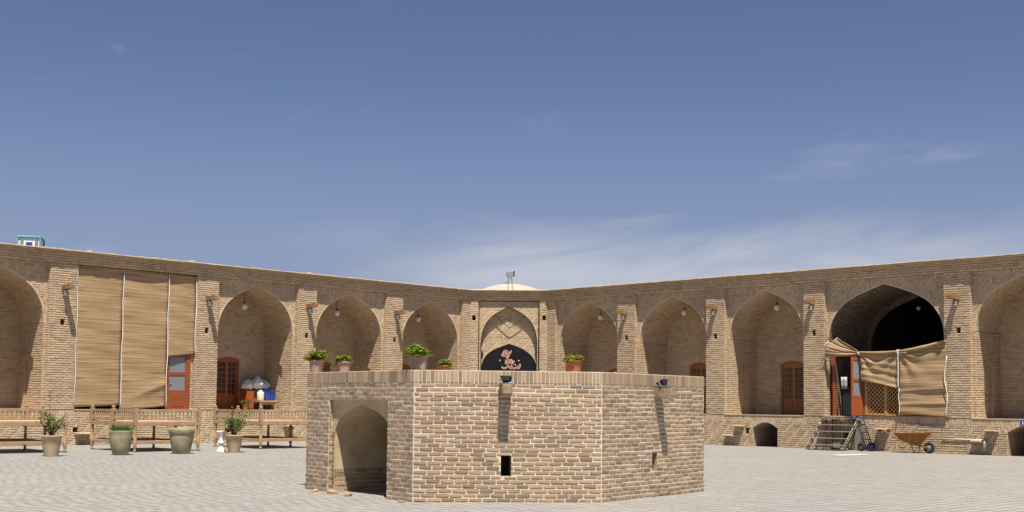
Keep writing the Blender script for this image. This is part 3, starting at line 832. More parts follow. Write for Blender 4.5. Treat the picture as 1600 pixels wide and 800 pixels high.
pendant(FR, -20.95, 5.20, -2.6, 5.86, 'white globe lamp deep inside the wide dark vaulted bay', r=.075)

# ------------------------------------------------------------------ corner bay
CB = thing('corner_bay', FC(CW / 2, 0, 0), 'narrow brick corner bay with blind arch between the two wings', 'building')
ox = -1.52 - CL.x                                            # panel left edge measured along the bay
c0, c1 = 0.36, 3.12; cc = (c0 + c1) / 2
for (a, b, h) in ((0, c0, (0.16, 5.34)), (c1, CW, (CW - .15, 5.37))):
    build_pier(CB, FC, a, b, h, v0=0.0, left=(a > .1), right=(b < CW - .1))
ar = arch_pts(cc, 1.26, 5.88, 0.0, .9)
build_panel(CB, FC, c0, c1, ar, w=-.10, z0=0.0)
mb = MB()
fb = zframe(FC(0, 0, -.34), FC.U, FC.N)
inner = arch_pts(cc, 1.26, 4.22, 0.0, .62)
sheet(mb, fb, ar, [[(p[0], max(p[1], .002)) for p in inner]], 'mortar', -.003)
lay(mb, fb, herring(c0, c1, 0, 5.9), ar, [inner, rect(cc - .06, cc + .06, 5.20, 5.30)], 'brick', proud=.014, bev=.006)
hole_walls(mb, FC, ar[1:] + [ar[0]], -.10, -.35, 'brick')
hole_walls(mb, fb, inner, 0, -.6, 'brick')
mb.face([fb(cc - 1.26, 4.47, .004), fb(cc + 1.26, 4.47, .004), fb(cc + 1.26, 4.49, .02), fb(cc - 1.26, 4.49, .02)], 'brick')
mb.build('blind_arch', CB)
build_cornice(CB, FC, 0, CW, MIT, MIT)

# black sign in the lower arch with its red script
sg = thing('sign_board', FC(cc, 2.6, -.33), 'black arched sign board with red flowing script in the corner bay', 'sign')
mb = MB(); bo = arch_pts(cc, 1.25, 4.20, 2.2, .62); fs_ = zframe(FC(0, 0, -.33), FC.U, FC.N)
sheet(mb, fs_, bo, [], 'board', 0); hole_walls(mb, fs_, bo, 0, -.05, 'board'); mb.build('board', sg)
def zpt(zx, zy):
    px, py = 745 + zx / 14.55, 530 + zy / 14.55
    x = -1.52 + (px - 747.5) * .02872; z = 6.05 - (py - 472.6) * .02867
    return ((x - CL.x), z)
def stroke(mb, pts, wd, mat, off):
    # smooth the control points, then a flat ribbon swelling in the middle like a reed pen
    P = [Vector(zpt(*p)) for p in pts]; Q = []
    for i in range(len(P) - 1):
        a, b, c, d = P[max(i - 1, 0)], P[i], P[i + 1], P[min(i + 2, len(P) - 1)]
        for k in range(6):
            t = k / 6; Q.append(.5 * ((2 * b) + (c - a) * t + (2 * a - 5 * b + 4 * c - d) * t * t + (-a + 3 * b - 3 * c + d) * t ** 3))
    Q.append(P[-1]); n = len(Q); L = []; Rr = []
    for i, q in enumerate(Q):
        d = (Q[min(i + 1, n - 1)] - Q[max(i - 1, 0)]); d = d.normalized() if d.length else Vector((1, 0))
        nn = Vector((-d.y, d.x)); h = wd * (.45 + .55 * sin(pi * i / (n - 1)))
        L.append(q + nn * h); Rr.append(q - nn * h)
    for i in range(n - 1):
        mb.face([fs_(*L[i], off), fs_(*Rr[i], off), fs_(*Rr[i + 1], off), fs_(*L[i + 1], off)], mat)
STROKES = [
 [(558, 340), (580, 365), (640, 378), (700, 365), (755, 325), (795, 245)], [(655, 228), (625, 275), (600, 325), (640, 345), (680, 330)],
 [(705, 238), (672, 285), (668, 310), (700, 318), (730, 292)], [(735, 270), (742, 300), (720, 335)], [(620, 350), (660, 355), (690, 345)],
 [(748, 375), (702, 408), (700, 435), (728, 455)], [(655, 455), (672, 500), (662, 540), (690, 545), (715, 510), (742, 455)], [(742, 455), (775, 480), (768, 530), (745, 545)],
 [(790, 445), (802, 490), (795, 540), (828, 552), (866, 490)], [(820, 470), (840, 520), (815, 560)], [(690, 480), (715, 530), (760, 520)],
 [(572, 612), (590, 645), (650, 655), (700, 620), (735, 560)], [(752, 675), (790, 655), (860, 658), (915, 640), (935, 600)],
 [(780, 585), (800, 625), (850, 640)], [(935, 590), (925, 635), (958, 655), (985, 615), (1012, 585)], [(992, 550), (985, 585), (962, 610)]]
DOTS = [(530, 478), (960, 478), (882, 578), (745, 632), (690, 385)]
for s in STROKES:
    mb = MB(); stroke(mb, s, .036, 'script_pale', .006); stroke(mb, s, .017, 'script_red', .010); mb.build('letter_stroke', sg)
for d in DOTS:
    mb = MB(); x, z = zpt(*d); r_ = .034
    mb.face([fs_(x - r_, z, .006), fs_(x, z - r_, .006), fs_(x + r_, z, .006), fs_(x, z + r_, .006)], 'script_pale'); mb.build('dot', sg)
# the cable of lights round the arch and the sagging wire
def cable(name, pts, r, label):
    mb = MB(); mb.tube(pts, r, 'black', 6); o = mb.build(name); tag(o, label, 'cable'); return o
ed = [FC(p[0], p[1], -.06) for p in ar[2:] if p[1] > 3.9]
lo_r = [FC(cc + 1.24, z, -.06) for z in (.3, 1.5, 2.8, 3.9)]; lo_l = [FC(cc - 1.24, z, -.06) for z in (3.9, 2.8, 1.5, .3)]
cable('light_cable', lo_r + ed + lo_l, .018, 'dark cable following the edge of the blind corner arch')
cable('frame_cable', [FC(c1 - .04, z, .015) for z in (.1, 2, 4, 6.09)] + [FC(u, 6.10, .015) for u in (c1 - .06, cc, c0 + .06)] + [FC(c0 + .04, z, .015) for z in (6.0, 4.5, 3.0)], .016, 'dark cable framing the square panel of the corner bay')
va, vb, vm = Vector((-0.75 - CL.x, 5.50)), Vector((.63 - CL.x, 5.51)), Vector((-.08 - CL.x, 4.92))
pts = [FC(*(va + (vm - va) * t), -.12 - .02 * sin(pi * t)) + Vector((0, 0, -.05 * sin(pi * t))) for t in np.linspace(0, 1, 8)] + [FC(*(vm + (vb - vm) * t), -.12) + Vector((0, 0, -.05 * sin(pi * t))) for t in np.linspace(.08, 1, 8)]
cable('hanging_wire', pts, .017, 'dark wire sagging in a V under the corner arch')
for x, lb in ((c0 + .16, 'small black bracket lamp left of the black sign board'), (c1 - .16, 'small black bracket lamp right of the black sign board')):
    mb = MB(); mb.tube([fb(x, 3.55, .02), fb(x, 3.85, .03)], .02, 'black', 6); mb.box((x - .05, 3.72, .02), (x + .05, 3.86, .09), 'black', T=lambda a, b, c: fb(a, b, c), bev=.01)
    tag(mb.build('bracket_lamp'), lb, 'lamp', 'bracket lamps beside the sign board')

# dome behind the corner
mb = MB(); Rd = 3.5; dc = Vector((-.10, 60.2, 7.40 - Rd)); prof = []
for i in range(22):
    a = radians(4 * i); prof.append((max(Rd * sin(a), .0), Rd * cos(a)))
mb.lathe(prof[::-1], dc, 'dome_plaster', 48)
tag(mb.build('dome'), 'low pale plastered dome rising behind the corner bay', 'dome')
# floodlight on its frame above the corner
fx, fy, fz = -.10, 55.35, TOP + .02
t = thing('roof_floodlight', (fx, fy, fz), 'grey floodlight on a thin metal frame above the corner bay', 'floodlight')
mb = MB(); mb.box((-.20, -.10, .66), (.14, .10, .90), 'steel', T=lambda x, y, z: (fx + x, fy + y, fz + z), bev=.02); mb.build('housing', t)
mb = MB(); mb.box((.142, -.11, .655), (.20, .11, .905), 'black', T=lambda x, y, z: (fx + x, fy + y, fz + z), bev=.01); mb.build('rear_cover', t)
for a, b in ((-.09, -.09), (.07, .10)):
    mb = MB(); mb.tube([(fx + b, fy, fz - .02), (fx + a, fy, fz + .67)], .015, 'black', 6); mb.build('leg', t)
mb = MB(); mb.tube([(fx - .24, fy, fz + .35), (fx - .02, fy, fz + .36)], .015, 'black', 6); mb.tube([(fx - .09, fy, fz + .58), (fx + .07, fy, fz + .58)], .012, 'black', 6); mb.build('crossbar', t)

# white and turquoise cabin standing on the roof behind the left wing
kx, ky, kz = -20.55, 52.0, 6.66
t = thing('rooftop_cabin', (kx, ky, kz), 'small white cabin with turquoise edges standing on the left roof', 'cabin')
T = lambda x, y, z: (kx + x * cos(.22) - y * sin(.22), ky + x * sin(.22) + y * cos(.22), kz + z)
mb = MB(); mb.box((-.42, -.5, 0), (.42, .5, 1.66), 'white', T=T, bev=.01); mb.build('wall', t)
mb = MB(); mb.box((-.48, -.56, 1.66), (.48, .56, 1.75), 'turquoise', T=T, bev=.02); mb.build('roof', t)
for a, b in ((-.45, -.53), (.45, -.53), (-.45, .53), (.45, .53)):
    mb = MB(); mb.box((a - .035, b - .035, 0), (a + .035, b + .035, 1.66), 'turquoise', T=T); mb.build('corner_post', t)
mb = MB(); mb.box((-.12, -.515, 1.30), (.14, -.502, 1.48), 'sign_blue', T=T); mb.build('blue_panel', t)
for a in (-.33, .25):
    mb = MB(); mb.box((a - .01, -.515, 1.25), (a + .12, -.502, 1.58), 'grey_glass', T=T); mb.build('window', t)
mb = MB(); mb.box((-.432, -.2, 1.25), (-.422, .2, 1.5), 'grey_glass', T=T); mb.build('window', t)
# loose bricks on the coping
for k, (fr, u, sz, lb) in enumerate(((FL, 19.75, .10, 'loose brick on the roof edge above the tall reed blind'), (FL, 23.75, .12, 'loose brick on the roof edge right of the reed blind'), (FL, 29.0, .10, 'loose brick on the roof edge above the second left beam'))):
    mb = MB(); mb.box((u - sz, TOP + .005, -.12), (u + sz, TOP + .075, .02), 'stone', T=lambda x, y, z: fr(x, y, z), bev=.015)
    tag(mb.build('loose_brick'), lb, 'brick', 'loose bricks on the roof edge')

# ------------------------------------------------------------------ octagonal brick block in the court
BK = thing('brick_pool_house', (0, 23.6, 0), 'low octagonal brick block with arched stair entrance in the courtyard', 'building')
PA = [Vector((-3.69, 22.26, 0)), Vector((-1.55, 19.60, 0)), Vector((1.47, 19.92, 0)), Vector((3.54, 22.61, 0))]
cB = Vector((-.08, 23.95, 0))
POLY = PA + [Vector((3.30, 25.75, 0)), Vector((1.25, 28.1, 0)), Vector((-1.70, 28.0, 0)), Vector((-3.85, 25.5, 0))]
BH, BS = 2.10, 1.90
def face_frame(i):
    a, b = POLY[i], POLY[(i + 1) % 8]; d = (b - a); L = d.length; d.normalize()
    return zframe(a, d, (d.y, -d.x, 0)), L
single_src = []
def brick_variants():
    out = []
    for k in range(7):
        mb = MB(); l, h = .206, .058; d = .012
        ring = lambda e, w, j: [(x + U(-j, j), y + U(-j, j), w + U(-j, j) * .6) for (x, y) in ((-l / 2 + e + .012, -h / 2 + e), (l / 2 - e - .012, -h / 2 + e), (l / 2 - e, -h / 2 + e + .012), (l / 2 - e, h / 2 - e - .012), (l / 2 - e - .012, h / 2 - e), (-l / 2 + e + .012, h / 2 - e), (-l / 2 + e, h / 2 - e - .012), (-l / 2 + e, -h / 2 + e + .012))]
        a, b, c = ring(0, -.02, 0), ring(0, .004, .0022), ring(.006, d, .003)
        pts = a + b + c; fs = []
        for r in (0, 8):
            for i in range(8): j = (i + 1) % 8; fs.append((r + i, r + j, r + 8 + j, r + 8 + i))
        fs.append(tuple(range(16, 24)))
        T_ = lambda p: (p[0], -p[2], p[1])                    # length along x, out of the wall along -y
        mb.faces([T_(p) for p in pts], fs, 'block_single', R())
        o = mb.build('brick_source', None, (0, 0, 0)); out.append(o.data); bpy.data.objects.remove(o)
    return out
BV = brick_variants()
n_single = 0
stuff = MB(); core = MB()
for i in range(8):
    fr, L = face_frame(i); holes = []; out = rect(0, L, -.02, BS)
    if i == 0: holes = [rect(.78, 2.66, -.018, 1.61)]
    if i == 1: holes = [rect(1.40, 1.57, .41, .74)]
    if i == 2: holes = [rect(1.57, 1.74, .44, .75)]
    sheet(core, fr, rect(0, L, -.02, BH), holes, 'block_mortar', 0.0)
    for k, h in enumerate(holes):
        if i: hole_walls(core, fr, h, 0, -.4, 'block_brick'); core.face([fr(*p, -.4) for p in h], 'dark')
    rs = bond(0, L, 0.0, BS, L=.219, C=.0731, joint=.018, wav=.004, vjoint=.7)
    if i == 1:
        keep = []
        for P in rs:
            w = P[1][0] - P[0][0]; h = P[2][1] - P[1][1]; cx, cy = (P[0][0] + P[1][0]) / 2, (P[0][1] + P[2][1]) / 2
            inhole = (1.38 - w / 2 < cx < 1.59 + w / 2) and (.40 - h / 2 < cy < .75 + h / 2)
            if n_single < 300 and .17 < w < .225 and not inhole and .040 < h < .07:
                ob = bpy.data.objects.new('brick', random.choice(BV)); COL.objects.link(ob)
                place(ob, fr(cx, cy, U(-.004, .003)), BK)
                ob.rotation_euler = (U(-.05, .03), U(-.010, .010), math.atan2(fr.U.y, fr.U.x) + U(-.012, .012) + (pi if False else 0))
                ob.scale = (w / .206 * U(.98, 1.0), 1, h / .058 * U(.94, 1.03)); n_single += 1
            else: keep.append(P)
        rs = keep
    lay(stuff, fr, rs, out, holes, 'block_brick', proud=.008, jit=.004, bev=.009, back=.004)
    lay(stuff, fr, soldiers(0, L, BS, BH - .004, L=.064, joint=.010), rect(0, L, BS, BH), [], 'block_brick', proud=.012, jit=.004, bev=.004)
core.faces([p + Vector((0, 0, BH)) for p in POLY], [tuple(range(8))], 'roof')
core.build('mortar_core', BK)
st = stuff.build('brick_course', BK); st['kind'] = 'stuff'
# arched entrance
fr, L = face_frame(0)
mb = MB(); f2 = zframe(fr(0, 0, -.07), fr.U, fr.N)
ent = arch_pts(1.765, .893, 1.53, -.018, .29)
sheet(mb, f2, rect(.78, 2.66, -.02, 1.61), [ent], 'plaster', 0)
hole_walls(mb, fr, rect(.78, 2.66, -.02, 1.61), 0, -.071, 'block_mortar')
fj = zframe(fr(.78, 0, -.07), fr.N, fr.U); lay(mb, fj, bond(0, .07, 0, 1.6, L=.2, C=.0731), rect(0, .07, 0, 1.6), [], 'block_brick', proud=.008, bev=.006)
lay(mb, f2, bond(.78, .872, 0, 1.06, L=.2, C=.0731), rect(.78, .872, 0, 1.06), [ent], 'block_brick', proud=.010, bev=.008)
mb.build('entrance_panel', BK)
mb = MB(); dpt = 2.6
prof = [(1.765 + .893 * u, 1.53 - d * .29) for u, d in DT[::-1]] + [(1.765 - .893 * u, 1.53 - d * .29) for u, d in DT[1:]]
for k in range(len(prof) - 1):
    p, q = prof[k], prof[k + 1]
    for w0, w1 in ((-.07, -dpt),):
        mb.face([fr(*p, w0), fr(*p, w1), fr(*q, w1), fr(*q, w0)], 'plaster')
zs = 1.53 - 1.85 * .29
for s in (-1, 1):
    fj = zframe(fr(1.765 + .893, 0, -.07), -fr.N, -fr.U) if s > 0 else zframe(fr(1.765 - .893, 0, -dpt), fr.N, fr.U)
    sheet(mb, fj, rect(0, dpt - .07, -1.8, zs), [], 'plaster', -.002)
    lay(mb, fj, bond(0, dpt - .07, -1.8, .41, C=.073), rect(0, dpt - .07, -1.8, .41), [], 'block_brick', proud=.003, bev=.004)
mb.face([fr(.872, -1.8, -dpt), fr(2.66, -1.8, -dpt), fr(2.66, 1.6, -dpt), fr(.872, 1.6, -dpt)], 'plaster')
mb.build('stair_passage', BK)
for k in range(8):
    mb = MB(); mb.box((.878, -.30 - k * .2, -.62 - k * .27), (2.66, -.08 - k * .2, -.10 - k * .27 if k == 0 else -.36 - k * .27 + .01), 'stone', T=lambda x, y, z: fr(x, y, z), bev=.01); mb.build('step', BK)
def beam_and_lamp(fr, u, L, lb, yaw):
    mb = MB(); mb.box((u - .085, 1.715, -.1), (u + .085, 1.885, L), 'beam_grey', T=lambda x, y, z: fr(x, y, z), bev=.02)
    mb.box((u - .09, 1.884, -.05), (u + .09, 1.896, L - .01), 'old_steel', T=lambda x, y, z: fr(x, y, z))
    mb.build('beam', BK)
    t = thing('floodlight', fr(u, 1.90, L * .5), lb, 'floodlight', 'floodlights on the block beams')
    ca, sa = cos(yaw), sin(yaw)
    def T(x, y, z):                                          # x across, y out, z up; tilted up
        ta = radians(28); y2, z2 = y * cos(ta) - z * sin(ta), y * sin(ta) + z * cos(ta)
        return fr(u + x * ca - y2 * sa, 1.925 + z2, L * .42 + x * sa + y2 * ca)
    mb = MB()
    a = [(-.095, .08), (.095, .08), (.095, -.08), (-.095, -.08)]; b = [(-.05, .05), (.05, .05), (.05, -.05), (-.05, -.05)]
    pts = [T(x, y, .065) for x, y in a] + [T(x, y, 0.0) for x, y in b]
    mb.faces(pts, [(4, 5, 6, 7), (0, 1, 5, 4), (1, 2, 6, 5), (2, 3, 7, 6), (3, 0, 4, 7)], 'black'); mb.build('housing', t)
    mb = MB(); mb.face([T(x * .93, y * .93, .067) for x, y in a], 'lamp_glass'); mb.build('lens', t)
    mb = MB(); mb.box((-.107, -.012, -.02), (-.097, .012, .06), 'steel', T=T); mb.box((.097, -.012, -.02), (.107, .012, .06), 'steel', T=T); mb.box((-.107, -.012, -.03), (.107, .012, -.018), 'steel', T=T); mb.build('bracket', t)
beam_and_lamp(face_frame(1)[0], 1.455, .36, 'black floodlight on the front beam of the brick block', .35)
beam_and_lamp(face_frame(2)[0], 1.70, .35, 'black floodlight on the right side beam of the brick block', .1)

for (x, y, sx, lb) in ((-3.05, 21.15, .09, 'broken brick on the paving left of the block entrance'), (-2.72, 20.72, .07, 'small brick chip lying before the block entrance'), (-1.72, 19.52, .05, 'small brick chip at the front left corner of the block'), (-3.42, 21.62, .06, 'brick chip by the far left corner of the block')):
    mb = MB(); a = U(0, 3); ca, sa = cos(a), sin(a)
    mb.box((-sx, -sx * .7, .001), (sx, sx * .6, sx * .7), 'block_brick', T=lambda p, q, r: (x + ca * p * (1 - r) - sa * q, y + sa * p + ca * q * (1 - r), r + .1 * p * (r > .01)), rnd=R(), bev=.012)
    tag(mb.build('brick_fragment'), lb, 'brick', 'brick fragments round the block')
# ------------------------------------------------------------------ plants and pots
def leaf_card(mb, c, n, s, mat, rnd):
    n = n.normalized(); a = n.cross(Vector((U(-1, 1), U(-1, 1), U(-1, 1)))).normalized(); b = n.cross(a)
    mb.face([c - a * s, c - b * s * .45 + n * s * .12, c + a * s, c + b * s * .45 + n * s * .12], mat, rnd)
def pot(loc, prof, mat, label, group, soil=True):
    t = thing('plant_pot', loc, label, 'plant pot', group)
    mb = MB(); mb.lathe(prof, loc, mat, 28); mb.build('pot', t)
    r, z = [p for p in prof if p[0] > .02][-1]
    return t
def pot_prof(rt, rb, h, rim=.03, th=.03):
    return [(rb * .98, 0), (rb, .012), (rb + (rt - rb) * .5, h * .5), (rt - .012, h - rim * 1.6), (rt + .012, h - rim), (rt + .014, h - .008), (rt, h), (rt - th, h), (rt - th - .01, h - .07), (.0, h - .075)]
def bushy(t, c, rx, ry, rz, n, mat, size, droop=0):
    mb = MB(); c = Vector(c)
    clumps = [(Vector((U(-1, 1), U(-1, 1), U(-.3, 1))), U(.35, .6)) for _ in range(16)]
    for k in range(n):
        cl, cr = random.choice(clumps)
        if cl.length > 1: cl = cl.normalized()
        d = Vector((random.gauss(0, 1), random.gauss(0, 1), random.gauss(0, 1))).normalized() * cr * U(.5, 1)
        q = cl * .72 + d
        p = c + Vector((q.x * rx, q.y * ry, q.z * rz - droop * max(0, abs(q.x) - .7)))
        leaf_card(mb, p, d + Vector((0, 0, .6)), size * U(.6, 1.2), mat, R())
    mb.build('foliage', t)
def shrub(loc, h0, H, spread, n, label, mat='leaf', bush=.62):
    t = thing('shrub', loc, label, 'shrub', 'leafy shrubs growing in pots')
    st = MB(); lf = MB(); b = Vector(loc)
    for k in range(15):
        a = 2 * pi * k / 15 + U(-.3, .3); r = U(.45, 1) * spread; hh = bush * H * U(.55, 1)
        tip = b + Vector((cos(a) * r, sin(a) * r, hh)); mid = b + Vector((cos(a) * r * .45, sin(a) * r * .45, hh * .6))
        if k == 0: tip = b + Vector((-.06, 0, H)); mid = b + Vector((-.10, .02, H * .55))
        st.tube([b + Vector((U(-.04, .04), U(-.04, .04), -.03)), mid, tip], [.014, .010, .004], 'stem', 5)
        for q in range(n):
            tt = U(.35, 1.05); p = b.lerp(mid, tt * 2) if tt < .5 else mid.lerp(tip, (tt - .5) * 2)
            g = .075 if k else .05
            p = p + Vector((random.gauss(0, g), random.gauss(0, g), random.gauss(0, .05)))
            leaf_card(lf, p, Vector((U(-1, 1), U(-1, 1), U(.1, 1.4))), U(.030, .058), mat, R())
    st.build('stem', t); lf.build('foliage', t)
# in front of the left wing
P1 = (-12.53, 33.62, 0); P2 = (-11.01, 34.78, 0); P3 = (-9.61, 35.96, 0); P4 = (-8.35, 37.17, 0)
t = pot(P1, pot_prof(.28, .185, .57), 'buff_clay', 'buff clay pot holding a tall shrub before the leftmost bench', 'clay pots on the ground')
mb = MB(); mb.lathe([(.25, .50), (0.0, .515)], P1, 'soil', 20); mb.build('soil', t)
shrub((P1[0], P1[1], .50), 0, 1.22, .33, 26, 'straggly green shrub in the buff pot before the leftmost bench')
bul = [(.20, 0), (.215, .015), (.285, .28), (.310, .52), (.312, .62), (.322, .665), (.318, .69), (.285, .69), (.28, .62), (0, .615)]
t = pot(P2, bul, 'olive_clay', 'mossy rounded pot full of bright green grass by the middle bench', 'clay pots on the ground')
g = thing('grass_plant', (P2[0], P2[1], .62), 'tuft of bright green grass growing in the mossy pot', 'plant')
mb = MB()
for k in range(900):
    a, r = U(0, 2 * pi), .30 * sqrt(R()); b0 = Vector((P2[0] + r * cos(a), P2[1] + r * sin(a), .62)); tip = b0 + Vector((U(-.12, .12), U(-.12, .12), U(.12, .27))); sd = Vector((U(-1, 1), U(-1, 1), 0)).normalized() * .006
    mb.face([b0 - sd, b0 + sd, tip], 'leaf_grass', R())
mb.build('foliage', g)
t = pot(P3, [(.235, 0), (.25, .015), (.315, .33), (.345, .54), (.345, .56), (.365, .58), (.372, .70), (.36, .75), (.315, .75), (.305, .64), (0, .62)], 'olive_clay', 'large empty mossy pot with a thick rim before the middle bench', 'clay pots on the ground')
t = pot(P4, pot_prof(.28, .165, .53), 'buff_clay', 'buff clay pot holding a leafy shrub before the right bench', 'clay pots on the ground')
mb = MB(); mb.lathe([(.25, .455), (0.0, .47)], P4, 'soil', 20); mb.build('soil', t)
shrub((P4[0], P4[1], .45), 0, .84, .40, 34, 'leafy green shrub in the buff pot before the right bench', bush=.85)
# white hourglass stand beside the last pot
ws = (-8.78, 37.35, 0)
t = thing('white_stand', ws, 'white hourglass shaped stand beside the buff pot', 'stand')
mb = MB(); mb.lathe([(.15, 0), (.15, .03), (.09, .10), (.06, .22), (.10, .26), (.11, .30), (.06, .34), (.08, .46), (.14, .60), (.155, .64), (.12, .63), (0, .58)], ws, 'white', 20); mb.build('body', t)
# on the brick block
for (x, y, rt, h, mat, fol, fs2, lbp, lbf) in (
    (-3.575, 22.50, .135, .235, 'pink_clay', (.265, .22, .14), 720, 'weathered clay flower pot at the left edge of the brick block', 'lush green plant spilling over the leftmost pot on the block'),
    (-3.19, 23.35, .125, .235, 'pink_clay', (.18, .17, .09), 420, 'small pinkish clay pot second from left on the brick block', 'low green plant in the second pot from left on the block'),
    (-1.485, 19.80, .125, .235, 'pink_clay', (.26, .22, .125), 720, 'weathered clay flower pot at the front corner of the brick block', 'dense green plant in the pot at the block corner'),
    (-1.29, 23.9, .12, .20, 'terracotta', (.17, .16, .08), 400, 'half hidden clay pot behind the front edge of the block', 'low green plant behind the front edge of the block'),
    (1.16, 23.0, .16, .29, 'terracotta', (.205, .19, .085), 480, 'orange terracotta pot on the right half of the brick block', 'low lime green plant in the orange terracotta pot')):
    t = pot((x, y, BH), pot_prof(rt, rt * .82, h, .025, .018), mat, lbp, 'flower pots on the brick block')
    g = thing('flower_plant', (x, y, BH + h - .06), lbf, 'plant', 'plants in the pots on the brick block')
    bushy(g, (x, y, BH + h + fol[2] * .30), fol[0], fol[1], fol[2] * 1.15, int(fs2 * 1.5), 'leaf_lime', .032, .16)

# ------------------------------------------------------------------ benches
def turned_leg(mb, x, y, z0, z1, T):
    mb.lathe([(.030, z0), (.045, z0 + .03), (.045, z0 + .06), (.028, z0 + .09), (.05, z0 + .13), (.05, z0 + .22), (.05, z1 - .32), (.03, z1 - .29), (.05, z1 - .25), (.032, z1 - .21), (.05, z1 - .17), (.035, z1 - .13), (.055, z1 - .09), (.055, z1)], (x, y, 0), 'bench_wood', 10, T=T)
bal_src = None
def takht(N, label, rails, posts, a=2.24, b=2.80):
    """wide low platform bench; x along the wing, y towards the wall, N the nearest corner"""
    global bal_src
    X, Y = Vector((tL[0], tL[1], 0)), Vector((nL[0], nL[1], 0)); O = Vector((N[0], N[1], 0))
    T = lambda x, y, z: O + X * x + Y * y + Vector((0, 0, z))
    t = thing('platform_bench', T(a / 2, b / 2, 0), label, 'bench', 'turned wood platform benches')
    SZ = .90
    for (x, y) in ((.06, .06), (a - .06, .06), (a - .06, b - .06), (.06, b - .06), (.06, b / 2), (a - .06, b / 2)):
        mb = MB(); turned_leg(mb, x, y, 0, SZ - .10, T); mb.build('leg', t)
    mb = MB()
    for (lo, hi) in (((0, 0, SZ - .12), (a, .09, SZ)), ((0, b - .09, SZ - .12), (a, b, SZ)), ((0, .0905, SZ - .121), (.09, b - .0905, SZ - .001)), ((a - .09, .0905, SZ - .121), (a, b - .0905, SZ - .001))):
        mb.box(lo, hi, 'bench_wood', T=T, bev=.01)
    mb.build('seat_frame', t)
    k = 0; y = .095
    while y < b - .1:
        y2 = min(y + .168, b - .093); mb = MB(); mb.box((.06, y, SZ - .03), (a - .06, y2 - .006, SZ + .006 + U(-.003, .003)), 'seat_wood', T=T, bev=.004); mb.build('plank', t); y = y2
    mb = MB()
    for (lo, hi) in (((.05, .035, .24), (a - .05, .085, .34)), ((.05, b - .085, .24), (a - .05, b - .035, .34))): mb.box(lo, hi, 'bench_wood', T=T, bev=.008)
    for (lo, hi) in (((.035, .06, .26), (.085, b - .06, .33)), ((a - .085, .06, .26), (a - .035, b - .06, .33))): mb.box(lo, hi, 'bench_wood', T=T, bev=.008)
    mb.build('stretcher', t)
    for (x, y) in posts:
        mb = MB(); mb.box((x - .052, y - .052, SZ + .002), (x + .052, y + .052, 1.30), 'bench_wood', T=T, bev=.008)
        mb.lathe([(.03, 1.30), (.05, 1.32), (.055, 1.345), (.045, 1.375), (.0, 1.395)], (x, y, 0), 'bench_wood', 10, T=T); mb.build('post', t)
    for (p, q) in rails:
        p, q = Vector(p), Vector(q); d = (q - p); L = d.length; d.normalize(); nn = Vector((-d.y, d.x))
        mb = MB()
        for z0, z1 in ((1.20, 1.265), (SZ + .05, SZ + .085)):
            P = [p + nn * .03, p - nn * .03, q - nn * .03, q + nn * .03]
            pts = [T(v.x, v.y, z0) for v in P] + [T(v.x, v.y, z1) for v in P]
            mb.faces(pts, [(0, 1, 2, 3), (7, 6, 5, 4), (1, 0, 4, 5), (2, 1, 5, 6), (3, 2, 6, 7), (0, 3, 7, 4)], 'bench_wood')
        mb.build('rail', t)
        nb = int(L / .13)
        for i in range(1, nb):
            c = p + d * (L * i / nb); w = T(c.x, c.y, SZ + .086)
            if bal_src is None:
                mb = MB(); mb.lathe([(.014, 0), (.022, .03), (.014, .05), (.026, .10), (.014, .16), (.022, .19), (.014, .2135)], w, 'bench_wood', 7)
                bal_src = mb.build('baluster', t)
            else: share('baluster', bal_src, w, t)
    return t
a_, b_ = 2.24, 2.80
e = .05
takht((-14.53, 34.47), 'platform bench cut by the left edge with a pot before it', [((e, e), (1.48, e)), ((e, b_ - e), (a_ - e, b_ - e))], [(e, e), (1.48, e), (e, b_ - e), (a_ - e, b_ - e)])
takht((-11.16, 36.50), 'platform bench with railed sides below the tall reed blind', [((e, e), (a_ - e, e)), ((e, e), (e, b_ / 2)), ((e, b_ / 2), (e, b_ - e))], [(e, e), (a_ - e, e), (e, b_ / 2), (e, b_ - e)])
takht((-8.09, 39.75), 'platform bench partly hidden behind the left side of the brick block', [((e, e), (a_ - e, e)), ((e, e), (e, b_ / 2)), ((e, b_ / 2), (e, b_ - e))], [(e, e), (a_ - e, e), (e, b_ / 2), (e, b_ - e)])

# ------------------------------------------------------------------ reed blinds
def blind_piece(name, parent, fr, pts_fn, nu, nv, fold, mat='reed'):
    mb = MB(); P = []
    for j in range(nv + 1):
        for i in range(nu + 1):
            s, t = i / nu, j / nv; u, v = pts_fn(s, t); P.append(fr(u, v, fold(s, t)))
    fs = [(j * (nu + 1) + i, j * (nu + 1) + i + 1, (j + 1) * (nu + 1) + i + 1, (j + 1) * (nu + 1) + i) for j in range(nv) for i in range(nu)]
    mb.faces(P, fs, mat, .5, True)
    o = mb.build(name, parent)
    md = o.modifiers.new('thickness', 'SOLIDIFY'); md.thickness = .012
    return o
tb = thing('reed_blind', FL(21.7, FLOOR, 0), 'tall three-strip brown reed blind covering the wide left bay', 'blind')
def wavy(a, b, k, seed):
    return lambda s, t: -.055 + a * sin(s * 5 + seed) * sin(t * 3 + seed) + b * sin(t * k + s * 4 + seed * 2)
def lin(a, b, t): return a + (b - a) * t
blind_piece('strip', tb, FL, lambda s, t: (lin(19.38, 21.07, s), lin(lin(1.28, 1.35, s), 6.13, t)), 14, 60, wavy(.02, .006, 40, .3))
def mid_fold(s, t):
    w = -.055 + .018 * sin(s * 4 + t * 3) + .006 * sin(t * 38 + s * 3)
    d = t - (.065 + .115 * s)                                # slack fold rising to the right
    return w + .075 * s * math.exp(-(d / .035) ** 2) * (1 if d < 0 else .6)
